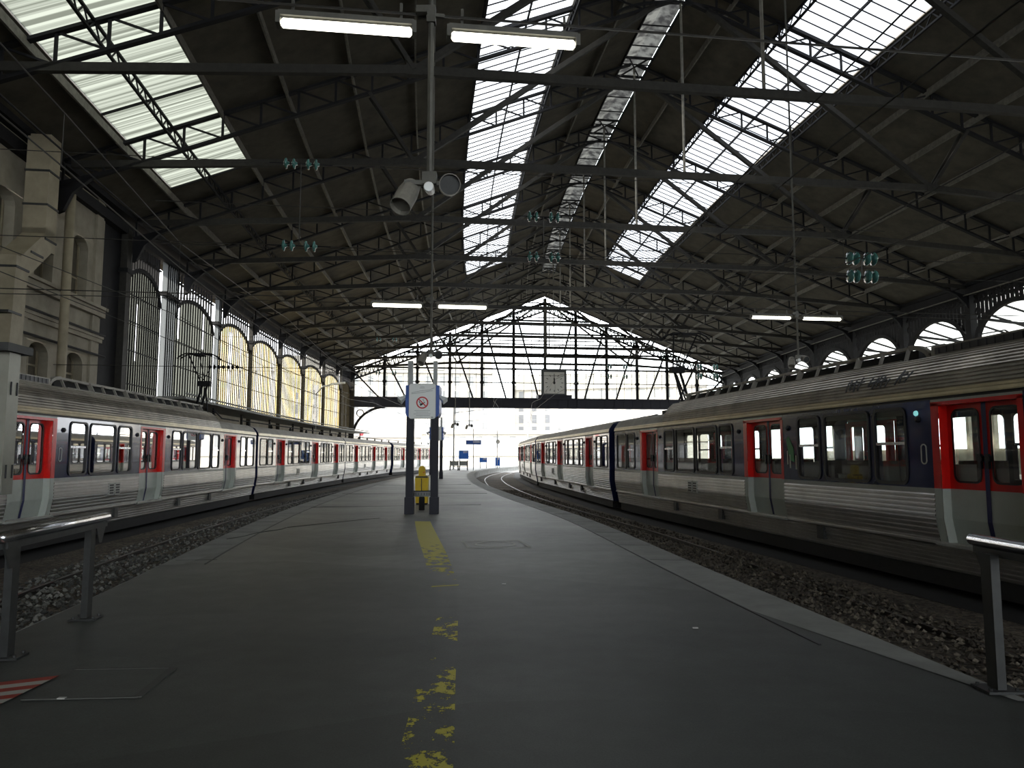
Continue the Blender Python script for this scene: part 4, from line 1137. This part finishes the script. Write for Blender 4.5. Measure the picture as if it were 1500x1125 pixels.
def insulator(lab, c, ax=None, n=2, r=.13, gap=.5, m=tealglass):
    ax = (ax or EV).normalized(); c = Vector(c)
    t = thing('hanging_insulator', lab, 'insulator', c, group='glass insulators on the span wires')
    for s in (-1, 1):
        mb = MB()
        for k in range(n):
            p = c + ax * s * (gap / 2 + k * .17 - .03)
            mb.lathe(p, [(.03, -.05), (r * .55, -.035), (r, -.01), (r * .96, .02), (r * .4, .03), (.03, .07)], 14, tuple(ax))
        mb.build('glass_disc', m, t, world=True, smooth=True)
    mb = MB(); mb.tube([c - ax * (gap / 2 + n * .17 + .15), c + ax * (gap / 2 + n * .17 + .15)], .014, 5); mb.build('fitting', iron, t, world=True)
    return t
def pairins(lab, x, y, z0, z1, **k):
    insulator('upper of two insulators ' + lab, (x, y, z1), **k); insulator('lower of two insulators ' + lab, (x, y, z0), **k)
    wire('short vertical tie between the two insulators ' + lab, [(x, y, z0), (x, y, z1)], .012)
    for z, nm in ((z0, 'lower'), (z1, 'upper')): wire('%s cross wire through the insulators %s' % (nm, lab), [Vector((x, y, z)) - EV * 9, Vector((x, y, z)) + EV * 9], .01)
pairins('over the right train', 8.3, 17.2, 5.82, 6.25, gap=.34, r=.16)
pairins('over the left empty track', -4.6, 15.6, 6.1, 7.93, gap=.36, r=.12)
pairins('under the roof ridge', .77, 17.6, 6.4, 7.4, gap=.42, r=.13)
pairins('in front of the gable, left half', -7.2, 42, 6.3, 8.2, gap=.8, r=.15)
pairins('in front of the gable, right half', 6.6, 46, 6.5, 7.1, gap=.9, r=.16)
pairins('near the right end of the gable', 11.7, 44, 6.3, 6.85, gap=.9, r=.2)
insulator('dark insulator above the left train roof beside the pantograph', (-11.0, 28.0, 4.95), n=4, gap=.05, r=.09, m=iron)
wire('cross wire through the dark insulator beside the pantograph', [(-17, 27.2, 4.95), (-2.7, 29.1, 4.95)], .012)
#PART3
# ------------------------------------------------------------------ sign stand
def rrect(cx, cz, w, h, y, r, n=5): return [Vector((cx, 0, cz)) + p - Vector((0, 0, 0)) for p in rr(-w / 2, w / 2, -h / 2, h / 2, y, r, n)]
def stand():
    t = thing('sign_stand', '', 'sign stand', group='paired post sign stands')
    for x in (-.335, .335):
        mb = MB(); mb.bb(x - .10, x + .10, -.1, .1, 0, 2.75); mb.bb(x - .125, x + .125, -.125, .125, 0, .46); mb.build('post', post_blue, t)
        mb = MB(); mb.bb(x - .055 - .03 * (x < 0), x + .055, -.06, .06, 2.75, 4.18); mb.build('post_extension', post_grey, t)
    mb = MB(); mb.prism(rrect(.0, 3.06, .72, .95, -.19, .06), (0, .03, 0)); sg = mb.build('notice_panel', white_enamel, t)
    mb = MB(); mb.ring(rrect(0, 3.06, .735, .965, -.188, .07), rrect(0, 3.06, .70, .93, -.188, .05), (0, .034, 0)); mb.build('panel_rim', post_grey, sg)
    mb = MB(); ci = lambda r, n=32: [Vector((r * math.cos(2 * PI * k / n), -.196, 3.02 + r * math.sin(2 * PI * k / n))) for k in range(n)]
    mb.ring(ci(.165), ci(.13), (0, .004, 0)); d = Vector((.7071, 0, -.7071)); mb.bar(Vector((0, -.194, 3.02)) - d * .14, Vector((0, -.194, 3.02)) + d * .14, .03, .004, (0, 1, 0)); mb.build('prohibition_ring', sign_red, sg)
    mb = MB(); mb.bar((-.06, -.1925, 2.95), (.02, -.1925, 3.0), .05, .002, (0, 1, 0)); mb.bar((.02, -.1925, 3.0), (.07, -.1925, 3.035), .02, .002, (0, 1, 0)); mb.bar((-.09, -.1925, 3.06), (-.05, -.1925, 2.99), .022, .002, (0, 1, 0))
    pts = [(.03 + .02 * math.sin(k * 1.2), -.1925, 3.05 + k * .012) for k in range(7)]
    for a, b in zip(pts, pts[1:]): mb.bar(a, b, .008, .002, (0, 1, 0))
    mb.build('cigarette_pictogram', print_black, sg)
    mb = MB()
    for k, (w, x) in enumerate(((.42, 0), (.34, .0), (.46, .0), (.38, .02))): mb.bb(x - w / 2, x + w / 2, -.1935, -.1925, 2.80 - k * .045, 2.808 - k * .045)
    for a, b in (((-.3, 3.29), (-.05, 3.34)), ((-.05, 3.34), (.2, 3.37)), ((.2, 3.37), (.33, 3.43)), ((-.3, 3.26), (.0, 3.30)), ((.0, 3.30), (.28, 3.35))): mb.bar((a[0], -.193, a[1]), (b[0], -.193, b[1]), .009, .002, (0, 1, 0))
    mb.bb(-.08, .06, -.1935, -.1925, 3.42, 3.428); mb.bb(-.05, .05, -.1935, -.1925, 3.45, 3.456)
    mb.build('printed_text', print_grey, sg)
    mb = MB(); mb.bb(.24, .3, -.1935, -.1925, 2.615, 2.63); mb.build('corner_mark', print_black, sg)
    for x in (-1, 1):
        mb = MB(); mb.prism([(x * .43, -.17, 2.66), (x * .46, -.17, 2.74), (x * .46, -.17, 3.5), (x * .43, -.17, 3.5), (x * .36, -.17, 3.5), (x * .36, -.17, 2.62)], (0, .9, 0)); mb.build('side_panel', sign_blue, t)
        mb = MB(); c = Vector((x * .56, -.1, 3.12)); d = Vector((x * .6, -.3, -.45)).normalized()
        mb.lathe(c - d * .05, [(.05, -.1), (.06, -.02), (.11, .12), (.115, .14), (.09, .13)], 4, tuple(d)); mb.bar(c, (x * .42, 0, 3.2), .05, .05); mb.build('loudspeaker', white_enamel, t)
    mb = MB(); mb.bb(-.36, .36, .62, .72, 2.7, 3.5); mb.bb(-.33, .33, -.05, .05, 3.3, 3.36); mb.build('back_board', post_grey, t)
    return t
st = stand(); M = Matrix.Translation(Vector((-2.45, 20.3, .01))) @ Matrix.Rotation(math.radians(1.5), 4, 'Z')
st.matrix_world = M; RM[st.name] = M.copy(); st['label'] = 'sign stand of two dark blue posts with a white no smoking notice'
dup(st, Matrix.Translation(Vector((-5.15, 50.5, .01))), 'farther sign stand seen between and behind the posts of the nearer one')
def panel_on_posts(): pass

# ticket validator behind the stand
V0 = Vector((-2.92, 24.2, .01))
v = thing('ticket_validator', 'yellow ticket validator with rounded head between the sign posts', 'ticket machine', V0)
mb = MB(); w = .19
mb.prism([V0 + Vector((x, -.14, z)) for x, z in ((-w, .06), (w, .06), (w * 1.12, .86), (w * .95, .93), (-w * .95, .93), (-w * 1.12, .86))], (0, .28, 0)); mb.build('body', yellow_plastic, v, world=True)
mb = MB(); pts = [V0 + Vector((.105 * math.cos(a) * 1.0, -.1, 1.14 + .11 * math.sin(a))) for a in [PI * i / 10 for i in range(11)]]
mb.prism([V0 + Vector((-.105, -.1, .9))] + list(reversed(pts)) + [V0 + Vector((.105, -.1, .9))], (0, .2, 0)); hd = mb.build('head', yellow_plastic, v, world=True)
mb = MB(); mb.bar(V0 + Vector((.05, -.105, 1.02)), V0 + Vector((.09, -.105, 1.06)), .03, .01, (0, 1, 0)); mb.build('arrow_mark', orange, hd, world=True)
mb = MB(); mb.bb(V0.x - .2, V0.x + .2, 24.05, 24.07, .88, .925); mb.bb(V0.x - .012, V0.x + .012, 24.05, 24.062, .45, .86); mb.build('slot', post_dark, v, world=True)
mb = MB(); mb.bb(V0.x - .17, V0.x + .17, 24.08, 24.33, .01, .075); mb.build('foot', black, v, world=True)
V1 = Vector((-2.67, 24.55, .01))
v = thing('litter_bin_panel', 'narrow white panel standing right behind the yellow ticket validator', 'panel', V1)
mb = MB(); mb.bb(V1.x - .08, V1.x + .12, 24.5, 24.6, .01, .92); mb.build('panel_sheet', white_enamel, v, world=True)
mb = MB(); mb.bb(V1.x - .2, V1.x + .16, 24.48, 24.62, .92, .95); mb.build('panel_cap', post_grey, v, world=True)
# perch seat
S0 = Vector((-2.62, 21.7, .01))
s_ = thing('perch_seat', 'low grey perch seat on a dark pedestal in front of the yellow validator', 'seat', S0)
mb = MB(); arc = [Vector((S0.x + .27 * math.cos(a) * -1, S0.y - .12 * math.sin(a), S0.z + .56)) for a in [PI * i / 10 for i in range(11)]]
low = [p + Vector((0, .02, -.16 if 0 < i < 10 else -.1)) for i, p in enumerate(arc)]
mb.strip(arc, low); mb.strip([p + Vector((0, .04, 0)) for p in arc], [p + Vector((0, .04, 0)) for p in low]); mb.strip(arc, [p + Vector((0, .04, 0)) for p in arc])
seat = mb.build('seat_shell', post_grey, s_, world=True)
mb = MB()
for a, b in zip(arc, arc[1:]): mb.tube([a, b], .016, 6)
for k in range(2, 9): mb.bar(arc[k] - Vector((0, .006, .05)), arc[k] - Vector((0, .006, .12)), .012, .012)
mb.build('seat_rim', post_dark, seat, world=True)
mb = MB(); mb.lathe(S0, [(.085, 0), (.085, .36), (.07, .4), (.12, .42)], 14); mb.build('pedestal', black, s_, world=True)

# ------------------------------------------------------------------ railings
def railing(lab, a, b, posts, wide=.1):
    a, b = Vector(a), Vector(b); d = (b - a).normalized(); x = d.cross(ZV)
    t = thing('railing', lab, 'railing', (posts[0][0], posts[0][1], .005), group='railings on the platform kerbs')
    mb = MB(); mb.tube([a, b], .042, 12); mb.build('top_rail', chrome, t, world=True, smooth=True)
    mb = MB(); mb.bar(a - ZV * .065 + d * .05, b - ZV * .065 - d * .05, .06, .05); mb.build('under_rail', post_dark, t, world=True)
    for e, s in ((a, 1), (b, -1)):
        mb = MB(); e = e + d * s * .12 - ZV * .04; mb.prism([e - d * s * .1, e + d * s * .16, e + d * s * .06 - ZV * .2, e + d * s * .0 - ZV * .2], x * .012); mb.build('end_gusset', post_dark, t, world=True)
    for px, py in posts:
        mb = MB(); mb.bar((px, py, .02), (px, py, a.z - .07), wide, wide * .55, x); p = mb.build('post', post_dark, t, world=True)
        mb = MB(); mb.box((px, py, .014), (.24, .2, .016), (x, d, ZV)); 
        for i in (-1, 1):
            for j in (-1, 1): mb.lathe(Vector((px, py, .02)) + x * i * .09 + d * j * .07, [(.012, 0), (.012, .02)], 6)
        mb.build('base_plate', post_dark, p, world=True)
railing('short railing on the left kerb, polished top rail on two dark posts', (-3.78, 5.55, .99), (-4.06, 7.5, .99), [(-4.0, 6.03), (-4.17, 7.42)], .11)
railing('railing on the right kerb with polished top rail, cut off by the picture edge', (3.37, 5.5, .99), (3.42, 2.6, .99), [(3.31, 5.22), (3.4, 3.0)], .11)

# cabinet hanging on a post at the left edge
K = Vector((-3.76, 5.55, 0)); r_ = thing('display_cabinet', 'tall grey metal display cabinet on a post by the left railing', 'cabinet', (K.x - .35, K.y - .3, 0))
kx = Vector((-.995, -.0998, 0)); ky = Vector((.0998, -.995, 0))
mb = MB(); c_ = K + kx * .45; mb.box(c_ + ZV * 1.84, (.9, .15, 1.06), (kx, ky, ZV)); mb.build('case', galv, r_, world=True)
mb = MB(); mb.box(c_ + ky * .077 + ZV * 1.84 + kx * .03, (.78, .01, .96), (kx, ky, ZV)); mb.build('display_face', rubber, r_, world=True)
mb = MB(); mb.box(c_ + ZV * 2.4, (.98, .34, .06), (kx, ky, ZV)); mb.build('hood', post_dark, r_, world=True)
mb = MB()
for dz in (2.1, 1.48):
    for q in (-.05, .03): mb.box(K - kx * .003 + ky * q + ZV * dz, (.006, .012, .1), (kx, ky, ZV))
mb.build('hinge_slot', rubber, r_, world=True)
mb = MB(); mb.bar(c_, c_ + ZV * 1.32, .12, .12); mb.build('post', post_dark, r_, world=True)

# ------------------------------------------------------------------ open yard beyond the gable
def facade(lab, c, rz_, w, h, dep, cols, rows, roof=True):
    t = thing('building', lab, 'building', c, rz_)
    mb = MB(); mb.bb(-w / 2, w / 2, 0, dep, 0, h); mb.bb(-w / 2 - .3, w / 2 + .3, -.4, .1, h * .28, h * .28 + .5); mb.bb(-w / 2 - .4, w / 2 + .4, -.6, .1, h - .7, h); mb.build('masonry', plaster, t)
    if roof:
        mb = MB(); mb.prism([(-w / 2, -.4, h), (-w / 2, dep * .3, h + 4), (-w / 2, dep, h + 4.4), (-w / 2, dep, h)], (w, 0, 0)); mb.build('mansard_roof', MAT['grey_roof_paint'], t)
    for i in range(cols):
        for j in range(rows):
            x = -w / 2 + w * (i + .5) / cols; z = h * .33 + (h * .62) * (j + .4) / rows
            mb = MB(); mb.bb(x - .65, x + .65, -.06, .05, z - .4, z + 1.9); f = mb.build('window', window_dark, t)
    return t
facade('long pale stone apartment block beyond the open gable, left half', (-38, 188, -.6), math.radians(6), 66, 24, 14, 18, 4)
facade('pale stone block beyond the open gable, right of the long one', (26, 200, -.6), math.radians(-14), 52, 21, 14, 14, 4)
facade('low pale station building across the yard behind the blue signs', (2, 160, -.6), math.radians(-6), 44, 7.5, 10, 12, 1, False)
mb = MB(); y = 140
mb.bb(-60, 60, 138, 138.4, -.6, 1.1); o = mb.build('yard_wall', plaster); tag(o, 'low pale wall across the far end of the tracks', 'wall')
mb = MB(); mb.bb(-30, 40, 96, 180, -.62, -.60); struct(mb.build('yard_ground', concrete))

def board(name, lab, x, y, z0, z1, w, m, legs=(-.4, .4), white=False):
    t = thing(name, lab, 'sign', (x, y, 0), group='blue signs on the far platform')
    mb = MB(); mb.bb(x - w / 2, x + w / 2, y - .06, y + .06, z0, z1); p = mb.build('panel', m, t, world=True)
    mb = MB()
    for k in range(2): mb.bb(x - .05, x + w / 2 - .1, y - .075, y - .065, z1 - .14 - k * .12, z1 - .08 - k * .12)
    mb.build('white_lettering', white_enamel, p, world=True)
    for l in legs:
        mb = MB(); mb.bb(x + l * w - .04, x + l * w + .04, y - .04, y + .04, 0, z0 if l else z1 + 1.2); mb.build('post', post_grey, t, world=True)
board('notice_board', 'square bright blue notice board above the far benches', -5.2, 80, 1.22, 2.12, 1.05, far_blue)
board('platform_sign', 'wide dark blue sign high on a pole beyond the benches', -4.1, 79, 2.75, 3.2, 1.6, sign_blue, (0,))
board('notice_board', 'low bright blue board right of the far sign pole', -3.55, 92, .75, 1.3, .95, far_blue)
board('notice_board', 'tall pale blue panel under the round far clock', -1.85, 96, .25, 1.3, .62, far_blue)
for i, (x, lb) in enumerate(((-6.15, 'dark metal bench on the far platform, left of two'), (-5.15, 'dark metal bench on the far platform below the blue notice board'))):
    t = thing('bench', lb, 'bench', (x, 79, 0), group='far platform benches')
    mb = MB(); mb.bb(x - .38, x + .38, 78.7, 79.2, .40, .46); mb.build('bench_seat', post_grey, t, world=True)
    mb = MB(); mb.bb(x - .38, x + .38, 79.2, 79.25, .5, 1.0); mb.build('backrest', post_grey, t, world=True)
    for s in (-.42, .42): mb = MB(); mb.bb(x + s - .05, x + s + .05, 78.7, 79.25, 0, .5); mb.bb(x + s - .05, x + s + .05, 79.15, 79.25, 0, 1.05); mb.build('leg', post_dark, t, world=True)
t = thing('post_clock', 'round clock on a thin pole beside the far track curve', 'clock', (-1.85, 93, 0))
mb = MB(); mb.tube([(-1.85, 93, 0), (-1.85, 93, 7)], .05, 6); mb.build('pole', post_grey, t, world=True)
mb = MB(); mb.lathe((-1.75, 92.9, 3.3), [(.24, 0), (.24, .1)], 20, (0, -1, 0)); c0 = mb.build('clock_body', post_dark, t, world=True)
mb = MB(); mb.lathe((-1.75, 92.79, 3.3), [(.18, 0), (.18, .01)], 20, (0, -1, 0)); mb.build('dial', clock_face, c0, world=True)
t = thing('signal_post', 'slim post with a round red disc above the left train', 'signal', (-22.3, 110, -.6))
mb = MB(); mb.tube([(-22.3, 110, -.6), (-22.3, 110, 5.4)], .06, 6); mb.build('pole', post_grey, t, world=True)
mb = MB(); mb.lathe((-22.3, 109.9, 4.75), [(.3, 0), (.3, .05)], 18, (0, -1, 0)); mb.build('red_disc', sign_red, t, world=True)
for i, (x, y, h) in enumerate(((-6.6, 84, 7.), (-13.5, 118, 9), (2.4, 112, 8.5), (-29, 120, 9))):
    t = thing('catenary_mast', 'slim grey mast standing on the far platform beside the benches' if i == 0 else 'slim grey overhead line mast beyond the gable, %s' % ['', '', 'over the bend of the right tracks', 'leftmost of them'][i] if i != 1 else 'slim grey overhead line mast beyond the gable, behind the left train', 'mast', (x, y, 0))
    mb = MB(); mb.tube([(x, y, -.6 if i else 0), (x, y, h)], [.1, .07], 8); mb.build('pole', post_grey, t, world=True)
    mb = MB(); mb.bar((x, y, h - .6), (x + 3.4, y, h - .2), .06, .06); mb.bar((x, y, h - 1.6), (x + 3., y, h - 1.4), .05, .05); mb.build('bracket_arm', post_grey, t, world=True)
# side street lamp seen against the sunlit yellow bays
Q = H(66, -21.6, 0); t = thing('arm_lamp', 'grey street lamp with curved arm before the sunlit yellow bays', 'lamp', Q)
mb = MB(); mb.tube([Q, Q + ZV * 7.0, Q + ZV * 7.6 + EV * .5, Q + ZV * 7.8 + EV * 1.4], .06, 8); mb.build('pole', post_grey, t, world=True)
mb = MB(); mb.bar(Q + ZV * 7.8 + EV * 1.2, Q + ZV * 7.95 + EV * 2.4, .3, .16); mb.build('lamp_head', white_enamel, t, world=True)
# light canopy edge along the left platform behind the train
mb = MB()
for a, b in zip(tsamples(37, 94, 7.2), tsamples(37, 94, 7.2)[1:]): mb.bar(H(a, -23.4, 4.35), H(b, -23.4, 4.35), 2.4, .12); mb.tube([H(a, -22.2, 4.55), H(b, -22.2, 4.55)], .05, 6)
t = thing('platform_canopy', 'low pale canopy with a pipe along the foot of the glazed bays', 'canopy', H(37, -23.4, 0))
mb.build('canopy_deck', concrete, t, world=True)
for k in range(9): mb = MB(); p = H(37 + 7.1 * k, -23.4, 0); mb.bar(p, p + ZV * 4.3, .14, .14, EV); mb.build('post', iron_mid, t, world=True)

# ------------------------------------------------------------------ light and camera
w = bpy.data.worlds.new('bright_sky'); SC.world = w; w.use_nodes = True
bg = w.node_tree.nodes['Background']; bg.inputs['Color'].default_value = (.93, .96, 1., 1); bg.inputs['Strength'].default_value = 11.0
sl = bpy.data.lights.new('sun', 'SUN'); sl.energy = 26.; sl.angle = math.radians(3); sl.color = (1., .94, .82)
so = bpy.data.objects.new('sun', sl); COL.objects.link(so)
so.rotation_euler = Vector((-.70, -.40, .60)).to_track_quat('Z', 'Y').to_euler()
cd = bpy.data.cameras.new('camera'); cam = bpy.data.objects.new('camera', cd); COL.objects.link(cam)
cd.sensor_width = 36; cd.lens = 36 * 1083 / 1500; cd.clip_start = .05; cd.clip_end = 900
cam.location = (0, 0, 1.6); cam.rotation_euler = (PI / 2 + math.radians(5.5115), 0, 0)
SC.camera = cam
vs = SC.view_settings; SC.display_settings.display_device = 'sRGB'
vs.view_transform = 'Standard'; vs.look = 'None'; vs.gamma = 1; vs.use_curve_mapping = False; vs.exposure = -1.0
cy = SC.cycles; cy.use_denoising = True; cy.max_bounces = 10; cy.diffuse_bounces = 4; cy.glossy_bounces = 4; cy.transmission_bounces = 6; cy.transparent_max_bounces = 24
cy.sample_clamp_indirect = 6; cy.caustics_reflective = False; cy.caustics_refractive = False
